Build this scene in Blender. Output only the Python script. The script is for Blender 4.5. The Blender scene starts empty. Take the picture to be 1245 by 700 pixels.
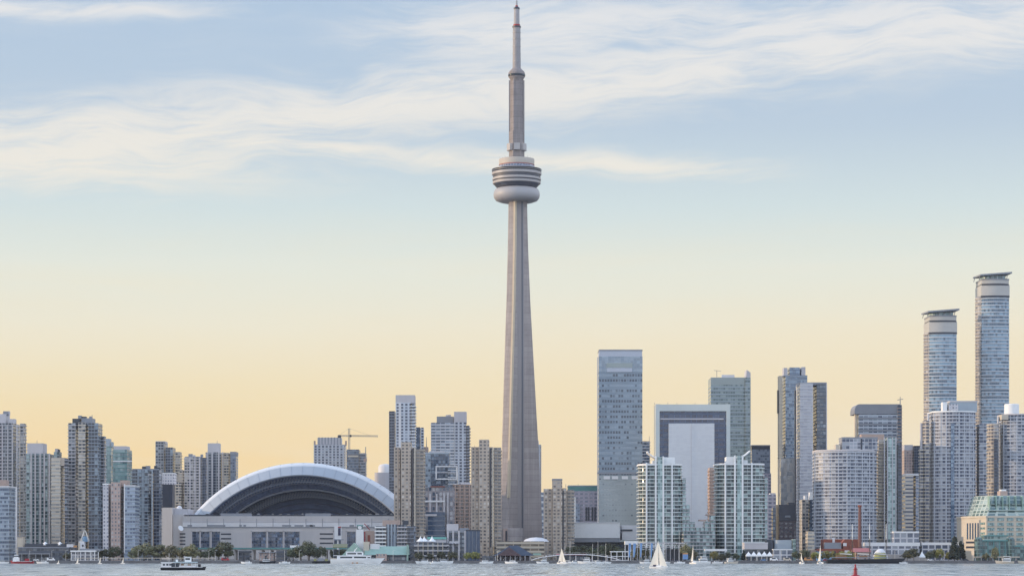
import bpy, math, random
from mathutils import Vector, Matrix
random.seed(7)
R = math.radians
scene = bpy.context.scene
C = scene.collection

# ------------------------------------------------------------------ camera
FPX = 2959.0            # focal length in pixels of a 1245 px wide frame
HZ = 672.0              # row of the horizon
CAMZ = 8.0
cd = bpy.data.cameras.new('camera')
cam = bpy.data.objects.new('camera', cd); C.objects.link(cam)
cam.location = (0, 0, CAMZ); cam.rotation_euler = (R(90), 0, 0)
cd.sensor_width = 36.0; cd.lens = 36.0*FPX/1245.0
cd.shift_y = (HZ-350.0)/1245.0
cd.clip_start = 1.0; cd.clip_end = 60000.0
scene.camera = cam
scene.view_settings.view_transform = 'Standard'
try: scene.view_settings.look = 'None'
except Exception: pass
scene.view_settings.exposure = 0.0
scene.view_settings.gamma = 1.0
scene.view_settings.use_curve_mapping = False
scene.cycles.max_bounces = 6
scene.cycles.diffuse_bounces = 2
scene.cycles.glossy_bounces = 3
scene.cycles.caustics_reflective = False
scene.cycles.caustics_refractive = False

def lin(r, g=None, b=None):
    if g is None: g = b = r
    f = lambda v: (v/255/12.92) if v/255 <= 0.04045 else ((v/255+0.055)/1.055)**2.4
    return (f(r), f(g), f(b), 1.0)

# ------------------------------------------------------------------ sun and sky
SUN_AZ, SUN_EL = -92.0, 7.0
sd = bpy.data.lights.new('sun', 'SUN'); sun = bpy.data.objects.new('sun', sd); C.objects.link(sun)
sd.energy = 3.2; sd.angle = R(0.5); sd.color = (1.0, 0.74, 0.48)
S = Vector((math.sin(R(SUN_AZ))*math.cos(R(SUN_EL)), math.cos(R(SUN_AZ))*math.cos(R(SUN_EL)), math.sin(R(SUN_EL))))
sun.rotation_euler = S.to_track_quat('Z', 'Y').to_euler()
sun.location = S*3000

class NT:
    """tiny helper for node maths"""
    def __init__(s, tree): s.t = tree; s.n = tree.nodes; s.l = tree.links
    def put(s, sock, v):
        if hasattr(v, 'is_linked') or isinstance(v, bpy.types.NodeSocket): s.l.new(v, sock)
        else: sock.default_value = v
    def m(s, op, a, b=None, c=None, clamp=False):
        n = s.n.new('ShaderNodeMath'); n.operation = op; n.use_clamp = clamp
        s.put(n.inputs[0], a)
        if b is not None: s.put(n.inputs[1], b)
        if c is not None: s.put(n.inputs[2], c)
        return n.outputs[0]
    def ss(s, x, a, b):              # smoothstep a..b
        n = s.n.new('ShaderNodeMapRange'); n.interpolation_type = 'SMOOTHSTEP'
        s.put(n.inputs[0], x); n.inputs[1].default_value = a; n.inputs[2].default_value = b
        return n.outputs[0]
    def mr(s, x, a, b, c, d):
        n = s.n.new('ShaderNodeMapRange'); s.put(n.inputs[0], x)
        for i, v in enumerate((a, b, c, d)): s.put(n.inputs[i+1], v)
        return n.outputs[0]
    def mix(s, f, a, b, mode='MIX'):
        n = s.n.new('ShaderNodeMix'); n.data_type = 'RGBA'; n.blend_type = mode; n.clamp_factor = True
        s.put(n.inputs[0], f); s.put(n.inputs[6], a); s.put(n.inputs[7], b)
        return n.outputs[2]
    def noise(s, v, scale, detail=3, rough=0.55, dist=0.0):
        n = s.n.new('ShaderNodeTexNoise'); s.l.new(v, n.inputs['Vector'])
        n.inputs['Scale'].default_value = scale; n.inputs['Detail'].default_value = detail
        n.inputs['Roughness'].default_value = rough; n.inputs['Distortion'].default_value = dist
        return n.outputs['Fac']
    def xyz(s, x, y, z):
        n = s.n.new('ShaderNodeCombineXYZ')
        for i, v in enumerate((x, y, z)): s.put(n.inputs[i], v)
        return n.outputs[0]
    def sep(s, v):
        n = s.n.new('ShaderNodeSeparateXYZ'); s.l.new(v, n.inputs[0]); return n.outputs
    def ramp(s, f, stops):
        n = s.n.new('ShaderNodeValToRGB'); s.l.new(f, n.inputs[0]); e = n.color_ramp.elements
        while len(e) < len(stops): e.new(0.5)
        for k, (p, c) in enumerate(stops): e[k].position = p
        for k, (p, c) in enumerate(stops): e[k].position = p; e[k].color = c
        return n.outputs[0]

W = bpy.data.worlds.new('World'); scene.world = W; W.use_nodes = True
w = NT(W.node_tree); W.node_tree.nodes.clear()
tc = w.n.new('ShaderNodeTexCoord').outputs['Generated']
dx, dy, dz = w.sep(tc)
el = w.m('MULTIPLY', w.m('ARCSINE', dz), 57.29578)
az = w.m('MULTIPLY', w.m('ARCTAN2', dx, dy), 57.29578)
# clear sky of the evening: straw yellow at the horizon, pale blue above
elc = w.m('DIVIDE', el, 90.0, clamp=True)
clear = w.ramp(elc, [(0.0, lin(255, 215, 138)), (0.5/90, lin(255, 216, 140)), (2.2/90, lin(254, 221, 156)), (3.6/90, lin(249, 228, 180)),
                     (5.2/90, lin(243, 236, 212)), (6.6/90, lin(233, 236, 223)), (8.0/90, lin(214, 228, 229)),
                     (10.0/90, lin(190, 208, 225)), (14.0/90, lin(176, 200, 226)), (35.0/90, lin(160, 190, 226)), (1.0, lin(120, 158, 212))])
# away from the sunset the low sky is paler and cooler
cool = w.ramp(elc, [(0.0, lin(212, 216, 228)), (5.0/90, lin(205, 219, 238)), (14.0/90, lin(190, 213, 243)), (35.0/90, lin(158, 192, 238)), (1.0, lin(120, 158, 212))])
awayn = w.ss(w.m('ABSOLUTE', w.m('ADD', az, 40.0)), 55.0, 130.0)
base = w.mix(awayn, clear, cool)
leftw = w.ss(az, 13.0, -11.0)
warm = w.m('MULTIPLY', leftw, w.ss(el, 6.5, 1.0))
base = w.mix(w.m('MULTIPLY', w.m('SUBTRACT', 1.0, leftw), w.m('MULTIPLY', w.m('SUBTRACT', 1.0, awayn), w.ss(el, 7.0, 1.5))), base, lin(248, 232, 198))
# cirrus: long thin streaks climbing to the right
rot = R(6.0)
ua = w.m('ADD', w.m('MULTIPLY', az, math.cos(rot)), w.m('MULTIPLY', el, math.sin(rot)))
ub = w.m('SUBTRACT', w.m('MULTIPLY', el, math.cos(rot)), w.m('MULTIPLY', az, math.sin(rot)))
warp = w.noise(w.xyz(w.m('MULTIPLY', ua, 0.25), w.m('MULTIPLY', ub, 0.5), 3.0), 1.0, 2)
ubw = w.m('ADD', ub, w.m('MULTIPLY', w.m('SUBTRACT', warp, 0.5), 1.3))
n1 = w.noise(w.xyz(w.m('MULTIPLY', ua, 0.22), w.m('MULTIPLY', ubw, 1.5), 0.0), 1.0, 5, 0.6, 0.3)
n2 = w.noise(w.xyz(w.m('MULTIPLY', ua, 0.45), w.m('MULTIPLY', w.m('ADD', ubw, w.m('MULTIPLY', ua, 0.10)), 3.0), 7.0), 1.0, 5, 0.65, 0.5)
n3 = w.noise(w.xyz(w.m('MULTIPLY', ua, 0.6), w.m('MULTIPLY', w.m('ADD', ubw, w.m('MULTIPLY', ua, 0.06)), 8.0), 13.0), 1.0, 5, 0.7, 0.6)
tex = w.m('ADD', w.m('ADD', w.m('MULTIPLY', n1, 0.46), w.m('MULTIPLY', n2, 0.36)), w.m('MULTIPLY', n3, 0.18))
def band(c0, c1, hw, soft, a0=None, a1=None, asoft=4.0):
    d = w.m('ABSOLUTE', w.m('SUBTRACT', w.m('ADD', el, w.m('MULTIPLY', w.m('SUBTRACT', warp, 0.5), 0.7)), w.m('ADD', w.m('MULTIPLY', az, c1), c0)))
    v = w.ss(d, hw+soft, max(hw-soft, 0.0))
    if a0 is not None: v = w.m('MULTIPLY', v, w.ss(az, a0-asoft, a0+asoft))
    if a1 is not None: v = w.m('MULTIPLY', v, w.ss(az, a1+asoft, a1-asoft))
    return v
bands = [(band(10.75, 0.115, 0.9, 0.8), 1.0), (band(9.45, 0.03, 0.9, 0.6, None, -5.0), 1.0), (band(9.2, -0.05, 0.25, 0.35, -8.5, 6.0, 2.0), 1.0),
         (band(12.1, 0.0, 0.9, 0.8, -3.5, None, 3.0), 0.95), (band(12.55, 0.02, 0.12, 0.3, None, -6.0, 4.0), 1.0), (band(6.7, 0.0, 0.1, 0.3), 0.22),
         (band(34.0, 0.03, 17.0, 8.0), 1.0)]  # high band: unseen cloud added above the frame to brighten water and facades
msk = None
for v, k in bands:
    v = w.m('MULTIPLY', v, k); msk = v if msk is None else w.m('MAXIMUM', msk, v)
dens = w.m('MULTIPLY', msk, w.ss(w.m('ADD', tex, w.m('MULTIPLY', msk, 0.18)), 0.455, 0.74))
dens = w.m('MULTIPLY', dens, 0.9)
cloudc = w.mix(w.ss(el, 8.0, 13.0), lin(245, 239, 226), lin(238, 237, 236))
skyc = w.mix(dens, base, cloudc)
# faint uneven veils of vapour through the low glow
ve = w.noise(w.xyz(w.m('MULTIPLY', az, 0.10), w.m('MULTIPLY', el, 0.9), 21.0), 1.0, 5, 0.6, 0.4)
skyc = w.mix(w.m('MULTIPLY', w.ss(ve, 0.42, 0.72), w.m('MULTIPLY', w.ss(el, 9.0, 5.0), 0.28)), skyc, lin(246, 232, 200))
# the unseen sky overhead and behind the camera is brightened as added fill light
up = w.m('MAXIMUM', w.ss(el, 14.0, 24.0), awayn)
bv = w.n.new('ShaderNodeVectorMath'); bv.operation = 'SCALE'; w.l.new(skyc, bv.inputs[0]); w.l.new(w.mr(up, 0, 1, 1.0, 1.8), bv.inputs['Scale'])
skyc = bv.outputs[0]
# Nishita sky carries the rest of the dome; the evening haze colours are laid over it
nish = w.n.new('ShaderNodeTexSky'); nish.sky_type = 'NISHITA'; nish.sun_disc = False
nish.sun_elevation = R(SUN_EL); nish.sun_rotation = R(SUN_AZ % 360)
nish.air_density = 1.0; nish.dust_density = 1.5; nish.ozone_density = 1.5
b1 = w.n.new('ShaderNodeBackground'); w.l.new(nish.outputs[0], b1.inputs[0]); b1.inputs[1].default_value = 0.10
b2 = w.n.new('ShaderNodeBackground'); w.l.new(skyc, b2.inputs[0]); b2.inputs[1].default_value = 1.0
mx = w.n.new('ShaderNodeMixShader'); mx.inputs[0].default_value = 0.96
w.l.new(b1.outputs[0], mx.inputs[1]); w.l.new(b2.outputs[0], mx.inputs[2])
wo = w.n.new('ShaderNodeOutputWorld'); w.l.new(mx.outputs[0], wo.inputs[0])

# ------------------------------------------------------------------ helpers
GZ = 2.0                 # level of the quay and of the city ground
def PX(x, D): return (x-622.5)*D/FPX
def PZ(y, D): return CAMZ+(HZ-y)*D/FPX

class MB:
    """collects boxes, prisms, lathes and tubes, then links them as ONE mesh"""
    def __init__(s): s.v = []; s.f = []; s.uv = []; s.mi = []; s.sm = []
    def face(s, idx, uv=None, mi=0, sm=False):
        s.f.append(tuple(idx)); s.uv.append(uv or [(0.0, 0.0)]*len(idx)); s.mi.append(mi); s.sm.append(sm)
    def add(s, pts):
        b = len(s.v); s.v.extend([tuple(p) for p in pts]); return b
    def prism(s, poly, z0, z1, mi=0, cap=0, bottom=True, uoff=0.0, smooth=False):
        n = len(poly); b = s.add([(x, y, z0) for x, y in poly]+[(x, y, z1) for x, y in poly])
        u = uoff
        for i in range(n):
            j = (i+1) % n
            L = math.hypot(poly[j][0]-poly[i][0], poly[j][1]-poly[i][1])
            s.face((b+i, b+j, b+n+j, b+n+i), [(u, z0), (u+L, z0), (u+L, z1), (u, z1)], mi, smooth)
            u += L
        s.face([b+n+i for i in range(n)], None, cap)
        if bottom: s.face([b+n-1-i for i in range(n)], None, cap)
    def box(s, x0, x1, y0, y1, z0, z1, mi=0, cap=None):
        s.prism([(x0, y0), (x1, y0), (x1, y1), (x0, y1)], z0, z1, mi, mi if cap is None else cap)
    def lathe(s, prof, seg=32, cx=0, cy=0, mi=0, a0=0.0, a1=360.0, smooth=True):
        full = abs(a1-a0-360) < 1e-6; m = seg if full else seg+1
        b = len(s.v)
        for r, z in prof:
            for k in range(m):
                a = R(a0+(a1-a0)*k/seg); s.v.append((cx+r*math.cos(a), cy+r*math.sin(a), z))
        for i in range(len(prof)-1):
            for k in range(seg):
                k2 = (k+1) % m
                p = (b+i*m+k, b+i*m+k2, b+(i+1)*m+k2, b+(i+1)*m+k)
                u0 = prof[i][0]*R(a1-a0)*k/seg; u1 = prof[i][0]*R(a1-a0)*(k+1)/seg
                s.face(p, [(u0, prof[i][1]), (u1, prof[i][1]), (u1, prof[i+1][1]), (u0, prof[i+1][1])], mi, smooth)
        if full:
            if prof[0][0] > 1e-4: s.face([b+m-1-k for k in range(m)], None, mi)
            if prof[-1][0] > 1e-4: s.face([b+(len(prof)-1)*m+k for k in range(m)], None, mi)
    def tube(s, p0, p1, r0, r1=None, seg=6, mi=0):
        r1 = r0 if r1 is None else r1
        p0 = Vector(p0); p1 = Vector(p1); d = (p1-p0).normalized()
        a = d.orthogonal().normalized(); c = d.cross(a)
        b = len(s.v)
        for p, r in ((p0, r0), (p1, r1)):
            for k in range(seg):
                t = 2*math.pi*k/seg; q = p+(a*math.cos(t)+c*math.sin(t))*r; s.v.append(tuple(q))
        for k in range(seg):
            k2 = (k+1) % seg; s.face((b+k, b+k2, b+seg+k2, b+seg+k), None, mi, seg > 6)
        s.face([b+seg-1-k for k in range(seg)], None, mi); s.face([b+seg+k for k in range(seg)], None, mi)
    def loft(s, rings, mi=0, smooth=True, closed=True, caps=True):
        n = len(rings[0]); b = len(s.v)
        for r in rings: s.v.extend([tuple(p) for p in r])
        for i in range(len(rings)-1):
            for k in range(n if closed else n-1):
                k2 = (k+1) % n
                s.face((b+i*n+k, b+i*n+k2, b+(i+1)*n+k2, b+(i+1)*n+k), [(k, i), (k+1, i), (k+1, i+1), (k, i+1)], mi, smooth)
        if caps and closed:
            s.face([b+n-1-k for k in range(n)], None, mi); s.face([b+(len(rings)-1)*n+k for k in range(n)], None, mi)
    def mesh(s, name, mats):
        me = bpy.data.meshes.new(name); me.from_pydata(s.v, [], s.f)
        for m_ in (mats if isinstance(mats, (list, tuple)) else [mats]): me.materials.append(m_)
        ul = me.uv_layers.new(name='UVMap')
        flat = [c for f in s.uv for p in f for c in p]
        ul.data.foreach_set('uv', flat)
        me.polygons.foreach_set('material_index', s.mi)
        me.polygons.foreach_set('use_smooth', s.sm)
        me.update()
        if any(s.sm): me.set_sharp_from_angle(angle=R(38))
        return me
    def build(s, name, mats, parent=None, loc=None):
        return link(name, s.mesh(name, mats), parent, loc)

def link(name, me, parent=None, loc=None):
    o = bpy.data.objects.new(name, me); C.objects.link(o)
    if parent is not None: o.parent = parent
    if loc is not None: o.location = loc
    return o
def tag(o, label=None, cat=None, group=None, kind=None):
    if label: o['label'] = label
    if cat: o['category'] = cat
    if group: o['group'] = group
    if kind: o['kind'] = kind
    return o
def thing(name, label, cat, loc=(0, 0, 0), rz=0.0, group=None):
    o = bpy.data.objects.new(name, None); C.objects.link(o)
    o.location = loc; o.rotation_euler = (0, 0, R(rz)); o.empty_display_size = 2
    return tag(o, label, cat, group)
def copy_tree(o, parent=None):
    c = o.copy(); C.objects.link(c); c.parent = parent
    for ch in list(o.children): copy_tree(ch, c)
    return c

# ------------------------------------------------------------------ materials
def principled(name):
    m = bpy.data.materials.new(name); m.use_nodes = True
    n = NT(m.node_tree); p = m.node_tree.nodes['Principled BSDF']
    return m, n, p
def plain(name, col, rough=0.7, var=0.12, scale=0.15, metal=0.0, streak=False):
    """a wall, metal or painted surface with uneven tone"""
    m, n, p = principled(name)
    t = n.n.new('ShaderNodeTexCoord').outputs['Object']
    if streak:
        x, y, z = n.sep(t); t = n.xyz(n.m('MULTIPLY', x, 1.0), n.m('MULTIPLY', y, 1.0), n.m('MULTIPLY', z, 0.12))
    a = n.noise(t, scale, 5, 0.6); b = n.noise(t, scale*9, 3, 0.6)
    f = n.m('ADD', n.m('MULTIPLY', a, 0.65), n.m('MULTIPLY', b, 0.35))
    d = n.mr(f, 0.3, 0.7, 1.0-var, 1.0+var)
    v = n.n.new('ShaderNodeVectorMath'); v.operation = 'SCALE'; v.inputs[0].default_value = col[:3]; n.l.new(d, v.inputs['Scale'])
    n.l.new(v.outputs[0], p.inputs['Base Color'])
    p.inputs['Roughness'].default_value = rough; p.inputs['Metallic'].default_value = metal
    return m
_seed = [0]
def facade(name, wall, dark, light, bay=3.0, st=3.0, wx=0.7, wy=0.6, pl=0.25, ior=1.7, rough=0.1, jit=0.03, wallrough=0.75, floorvar=0.0, mull=None, clus=0.6, col=0.0, blur=0.22):
    """wall with a grid of panes laid out in metres (UV); every pane its own tone: blinds, dark rooms, coated glass"""
    _seed[0] += 13.7
    m, n, p = principled(name)
    u, v, _ = n.sep(n.n.new('ShaderNodeUVMap').outputs[0])
    U = n.m('DIVIDE', u, bay); V = n.m('DIVIDE', v, st)
    iu = n.m('FLOOR', U); iv = n.m('FLOOR', V); fu = n.m('FRACT', U); fv = n.m('FRACT', V)
    inx = n.m('LESS_THAN', n.m('ABSOLUTE', n.m('SUBTRACT', fu, 0.5)), wx/2)
    iny = n.m('LESS_THAN', n.m('ABSOLUTE', n.m('SUBTRACT', fv, 0.5)), wy/2)
    win = n.m('MULTIPLY', inx, iny)
    wn = n.n.new('ShaderNodeTexWhiteNoise'); wn.noise_dimensions = '3D'
    n.l.new(n.xyz(iu, iv, _seed[0]), wn.inputs['Vector'])
    rnd = wn.outputs['Value']
    wn2 = n.n.new('ShaderNodeTexWhiteNoise'); wn2.noise_dimensions = '3D'
    n.l.new(n.xyz(iv, _seed[0], 2.0), wn2.inputs['Vector'])
    cl = n.noise(n.xyz(n.m('MULTIPLY', u, 0.06), n.m('MULTIPLY', v, 0.03), _seed[0]), 1.0, 3)
    r2 = n.m('ADD', n.m('ADD', n.m('MULTIPLY', rnd, 1.0-clus*0.5), n.m('MULTIPLY', n.m('SUBTRACT', cl, 0.25), clus)), n.m('MULTIPLY', n.m('SUBTRACT', wn2.outputs['Value'], 0.5), floorvar))
    if col:
        wc = n.n.new('ShaderNodeTexWhiteNoise'); wc.noise_dimensions = '2D'
        n.l.new(n.xyz(n.m('FLOOR', n.m('DIVIDE', U, 2.0)), _seed[0], 0.0), wc.inputs['Vector'])
        r2 = n.m('ADD', r2, n.m('MULTIPLY', n.m('SUBTRACT', wc.outputs['Value'], 0.5), col))
    f = n.ss(r2, max(0.02, 1.0-pl-blur), min(1.15, 1.0-pl+blur))
    glass = n.mix(f, dark, light)
    if col: wall_tone = n.mr(wc.outputs['Value'], 0, 1, 0.72, 1.2)
    tone = n.mr(n.noise(n.xyz(n.m('MULTIPLY', u, 0.05), n.m('MULTIPLY', v, 0.02), _seed[0]+3), 1.0, 4), 0.3, 0.7, 0.86, 1.12)
    if col: tone = n.m('MULTIPLY', tone, wall_tone)
    wv = n.n.new('ShaderNodeVectorMath'); wv.operation = 'SCALE'; wv.inputs[0].default_value = wall[:3]; n.l.new(tone, wv.inputs['Scale'])
    col = n.mix(win, wv.outputs[0], glass)
    n.l.new(col, p.inputs['Base Color'])
    n.l.new(n.mr(win, 0, 1, wallrough, rough), p.inputs['Roughness'])
    n.l.new(n.mr(win, 0, 1, 1.4, ior), p.inputs['IOR'])
    # every pane is hung a hair out of true, so each mirrors another bit of sky
    g = n.n.new('ShaderNodeNewGeometry').outputs['Normal']
    vm = n.n.new('ShaderNodeVectorMath'); vm.operation = 'SUBTRACT'; n.l.new(wn.outputs['Color'], vm.inputs[0]); vm.inputs[1].default_value = (0.5, 0.5, 0.5)
    vs = n.n.new('ShaderNodeVectorMath'); vs.operation = 'SCALE'; n.l.new(vm.outputs[0], vs.inputs[0]); n.l.new(n.m('MULTIPLY', win, jit*2), vs.inputs['Scale'])
    va = n.n.new('ShaderNodeVectorMath'); va.operation = 'ADD'; n.l.new(g, va.inputs[0]); n.l.new(vs.outputs[0], va.inputs[1])
    vn = n.n.new('ShaderNodeVectorMath'); vn.operation = 'NORMALIZE'; n.l.new(va.outputs[0], vn.inputs[0])
    n.l.new(vn.outputs[0], p.inputs['Normal'])
    return m

def sc(c, k): return (c[0]*k, c[1]*k, c[2]*k, 1.0)
CONC   = (0.36, 0.34, 0.33, 1); LILAC = (0.50, 0.49, 0.52, 1); WHITE = (0.78, 0.79, 0.80, 1); BEIGE = (0.45, 0.385, 0.325, 1)
NAVY   = (0.018, 0.030, 0.055, 1); GLS = (0.04, 0.065, 0.10, 1); TEAL = (0.05, 0.11, 0.125, 1); PALE = (0.33, 0.38, 0.43, 1)
BLIND  = (0.47, 0.46, 0.45, 1); SKYB = (0.22, 0.29, 0.37, 1)
M = {}
M['slabgrey'] = plain('balcony_grey', (0.47, 0.495, 0.55, 1), 0.7, 0.08, 0.08)
M['roof'] = plain('roof_gravel', (0.25, 0.25, 0.26, 1), 0.9, 0.15, 0.3)
M['conc'] = plain('concrete', CONC, 0.85, 0.12, 0.08, streak=True)
M['lilac'] = plain('pale_concrete', LILAC, 0.8, 0.1, 0.06, streak=True)
M['white'] = plain('white_render', WHITE, 0.55, 0.06, 0.1)
M['offwhite'] = plain('offwhite_panel', (0.66, 0.66, 0.68, 1), 0.5, 0.06, 0.08)
M['grey'] = plain('grey_panel', (0.24, 0.26, 0.30, 1), 0.55, 0.1, 0.1)
M['bluegrey'] = plain('bluegrey_panel', (0.33, 0.39, 0.45, 1), 0.4, 0.1, 0.1)
M['dark'] = plain('dark_panel', (0.035, 0.045, 0.065, 1), 0.4, 0.2, 0.2)
M['navy'] = plain('navy_panel', (0.022, 0.03, 0.052, 1), 0.3, 0.2, 0.2)
M['beige'] = plain('beige_concrete', BEIGE, 0.85, 0.1, 0.1, streak=True)
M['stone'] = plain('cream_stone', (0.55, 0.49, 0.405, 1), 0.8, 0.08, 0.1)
M['condowhite'] = plain('condo_white', (0.62, 0.68, 0.68, 1), 0.55, 0.06, 0.1)
M['pink'] = plain('pink_brick', (0.42, 0.32, 0.28, 1), 0.85, 0.12, 0.2)
M['brick'] = plain('red_brick', (0.26, 0.085, 0.06, 1), 0.9, 0.2, 0.3)
M['chim'] = plain('chimney_brick', (0.17, 0.085, 0.075, 1), 0.9, 0.2, 0.3)
M['greenroof'] = plain('copper_green', (0.27, 0.40, 0.345, 1), 0.6, 0.12, 0.3)
M['teal'] = plain('teal_metal', (0.10, 0.26, 0.26, 1), 0.5, 0.1, 0.2)
M['steel'] = plain('steel', (0.30, 0.30, 0.31, 1), 0.45, 0.12, 0.4, metal=0.3)
M['mast'] = plain('mast_metal', (0.66, 0.66, 0.64, 1), 0.4, 0.08, 0.5)
M['red'] = plain('red_paint', (0.30, 0.022, 0.035, 1), 0.5, 0.15, 0.5)
def cloth(name, col):
    m, n, p = principled(name); p.inputs['Base Color'].default_value = col; p.inputs['Roughness'].default_value = .8
    t = n.n.new('ShaderNodeBsdfTranslucent'); t.inputs[0].default_value = col; mx_ = n.n.new('ShaderNodeMixShader'); mx_.inputs[0].default_value = .35
    o_ = [q for q in m.node_tree.nodes if q.type == 'OUTPUT_MATERIAL'][0]; n.l.new(p.outputs[0], mx_.inputs[1]); n.l.new(t.outputs[0], mx_.inputs[2]); n.l.new(mx_.outputs[0], o_.inputs[0]); return m
M['sail'] = cloth('sailcloth', (0.88, 0.86, 0.80, 1))
M['hullwhite'] = plain('white_gelcoat', (0.80, 0.80, 0.79, 1), 0.25, 0.04, 0.3)
M['hullblue'] = plain('navy_paint', (0.015, 0.02, 0.07, 1), 0.3, 0.1, 0.3)
M['hullblack'] = plain('black_paint', (0.012, 0.014, 0.022, 1), 0.35, 0.2, 0.4)
M['wood'] = plain('varnished_wood', (0.25, 0.13, 0.06, 1), 0.5, 0.2, 1.0)
M['podglass'] = plain('pod_glass', (0.075, 0.08, 0.10, 1), 0.55, 0.2, 0.4)
M['glassdark'] = plain('dark_glass', (0.02, 0.03, 0.045, 1), 0.08, 0.2, 0.4)
M['glassblue'] = plain('blue_glass', (0.035, 0.07, 0.13, 1), 0.06, 0.3, 0.25)
M['bluecloth'] = plain('blue_banner', (0.16, 0.30, 0.55, 1), 0.8, 0.08, 0.5)
M['orange'] = plain('orange_paint', (0.52, 0.26, 0.10, 1), 0.6, 0.1, 0.5)
M['yellowgreen'] = plain('yellow_green_net', (0.27, 0.28, 0.11, 1), 0.7, 0.2, 0.5)
M['tarmac'] = plain('tarmac', (0.05, 0.05, 0.052, 1), 0.9, 0.2, 0.2)
M['skyblue'] = plain('sky_blue_sheet', (0.24, 0.40, 0.60, 1), 0.7, 0.08, 0.3)
M['canopyblue'] = plain('pale_blue_canvas', (0.50, 0.62, 0.66, 1), 0.7, 0.06, 0.3)
M['redroof'] = plain('faded_red_roof', (0.40, 0.14, 0.14, 1), 0.8, 0.15, 0.4)
M['redcloth'] = plain('pink_red_canvas', (0.42, 0.08, 0.14, 1), 0.8, 0.1, 0.4)
M['plum'] = plain('plum_tiles', (0.095, 0.065, 0.075, 1), 0.8, 0.15, 0.4)
M['greenteal'] = plain('sea_green_roof', (0.16, 0.42, 0.38, 1), 0.6, 0.1, 0.3)
M['greenpale'] = plain('grey_green_panel', (0.31, 0.36, 0.36, 1), 0.4, 0.06, 0.1)
# ------------------------------------------------------------------ ground and water
SHORE = 1900.0
mb = MB(); mb.v = [(-9000, SHORE, GZ), (9000, SHORE, GZ), (9000, 12000, GZ), (-9000, 12000, GZ)]; mb.face((0, 1, 2, 3))
tag(mb.build('ground', plain('city_ground', (0.10, 0.10, 0.10, 1), 0.9, 0.25, 0.02)), kind='structure')
mb = MB(); mb.box(-1500, 1500, SHORE-2.0, SHORE+0.9, -4, GZ+0.15)
tag(mb.build('quay', plain('quay_wall', (0.13, 0.13, 0.14, 1), 0.85, 0.35, 0.25)), kind='structure')
mb = MB(); mb.v = [(-1500, 1965, GZ+0.004), (1500, 1965, GZ+0.004), (1500, 1982, GZ+0.004), (-1500, 1982, GZ+0.004)]; mb.face((0, 1, 2, 3))
tag(mb.build('road', M['tarmac']), kind='structure')
mb = MB(); mb.v = [(-1500, 1903, GZ+0.004), (1500, 1903, GZ+0.004), (1500, 1925, GZ+0.004), (-1500, 1925, GZ+0.004)]; mb.face((0, 1, 2, 3))
tag(mb.build('promenade', plain('promenade_paving', (0.28, 0.26, 0.24, 1), 0.85, 0.12, 0.3)), kind='structure')

def water_mat():
    m, n, p = principled('harbour_water')
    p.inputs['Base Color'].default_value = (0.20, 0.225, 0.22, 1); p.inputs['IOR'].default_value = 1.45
    p.inputs['Roughness'].default_value = 0.12
    x, y, z = n.sep(n.n.new('ShaderNodeTexCoord').outputs['Object'])
    # wave groups are long across the view: height field in metres
    a = n.noise(n.xyz(n.m('MULTIPLY', x, 0.10), n.m('MULTIPLY', y, 0.030), 0.0), 1.0, 6, 0.66, 0.4)
    b = n.noise(n.xyz(n.m('MULTIPLY', x, 0.6), n.m('MULTIPLY', y, 0.20), 4.0), 1.0, 4, 0.65)
    hgt = n.m('ADD', n.m('MULTIPLY', a, 0.28), n.m('MULTIPLY', b, 0.055))
    # gusts ruffle the surface in patches
    g = n.noise(n.xyz(n.m('MULTIPLY', x, 0.11), n.m('MULTIPLY', y, 0.012), 9.0), 1.0, 5, 0.7, 0.6)
    n.l.new(n.mr(g, 0.32, 0.68, 0.06, 0.45), p.inputs['Roughness'])
    # crest streaks paled in the base colour, standing in for reflected sky
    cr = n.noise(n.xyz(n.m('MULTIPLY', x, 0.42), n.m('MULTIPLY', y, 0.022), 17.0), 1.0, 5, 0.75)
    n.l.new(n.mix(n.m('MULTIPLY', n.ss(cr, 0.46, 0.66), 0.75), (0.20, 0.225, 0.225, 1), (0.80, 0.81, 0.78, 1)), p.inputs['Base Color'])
    bp = n.n.new('ShaderNodeBump'); bp.inputs['Strength'].default_value = 1.0; bp.inputs['Distance'].default_value = 1.0
    n.l.new(hgt, bp.inputs['Height']); n.l.new(bp.outputs[0], p.inputs['Normal'])
    return m
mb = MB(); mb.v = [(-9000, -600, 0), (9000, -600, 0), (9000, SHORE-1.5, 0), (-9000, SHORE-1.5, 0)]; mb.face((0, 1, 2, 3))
tag(mb.build('water', water_mat()), kind='structure')

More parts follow.
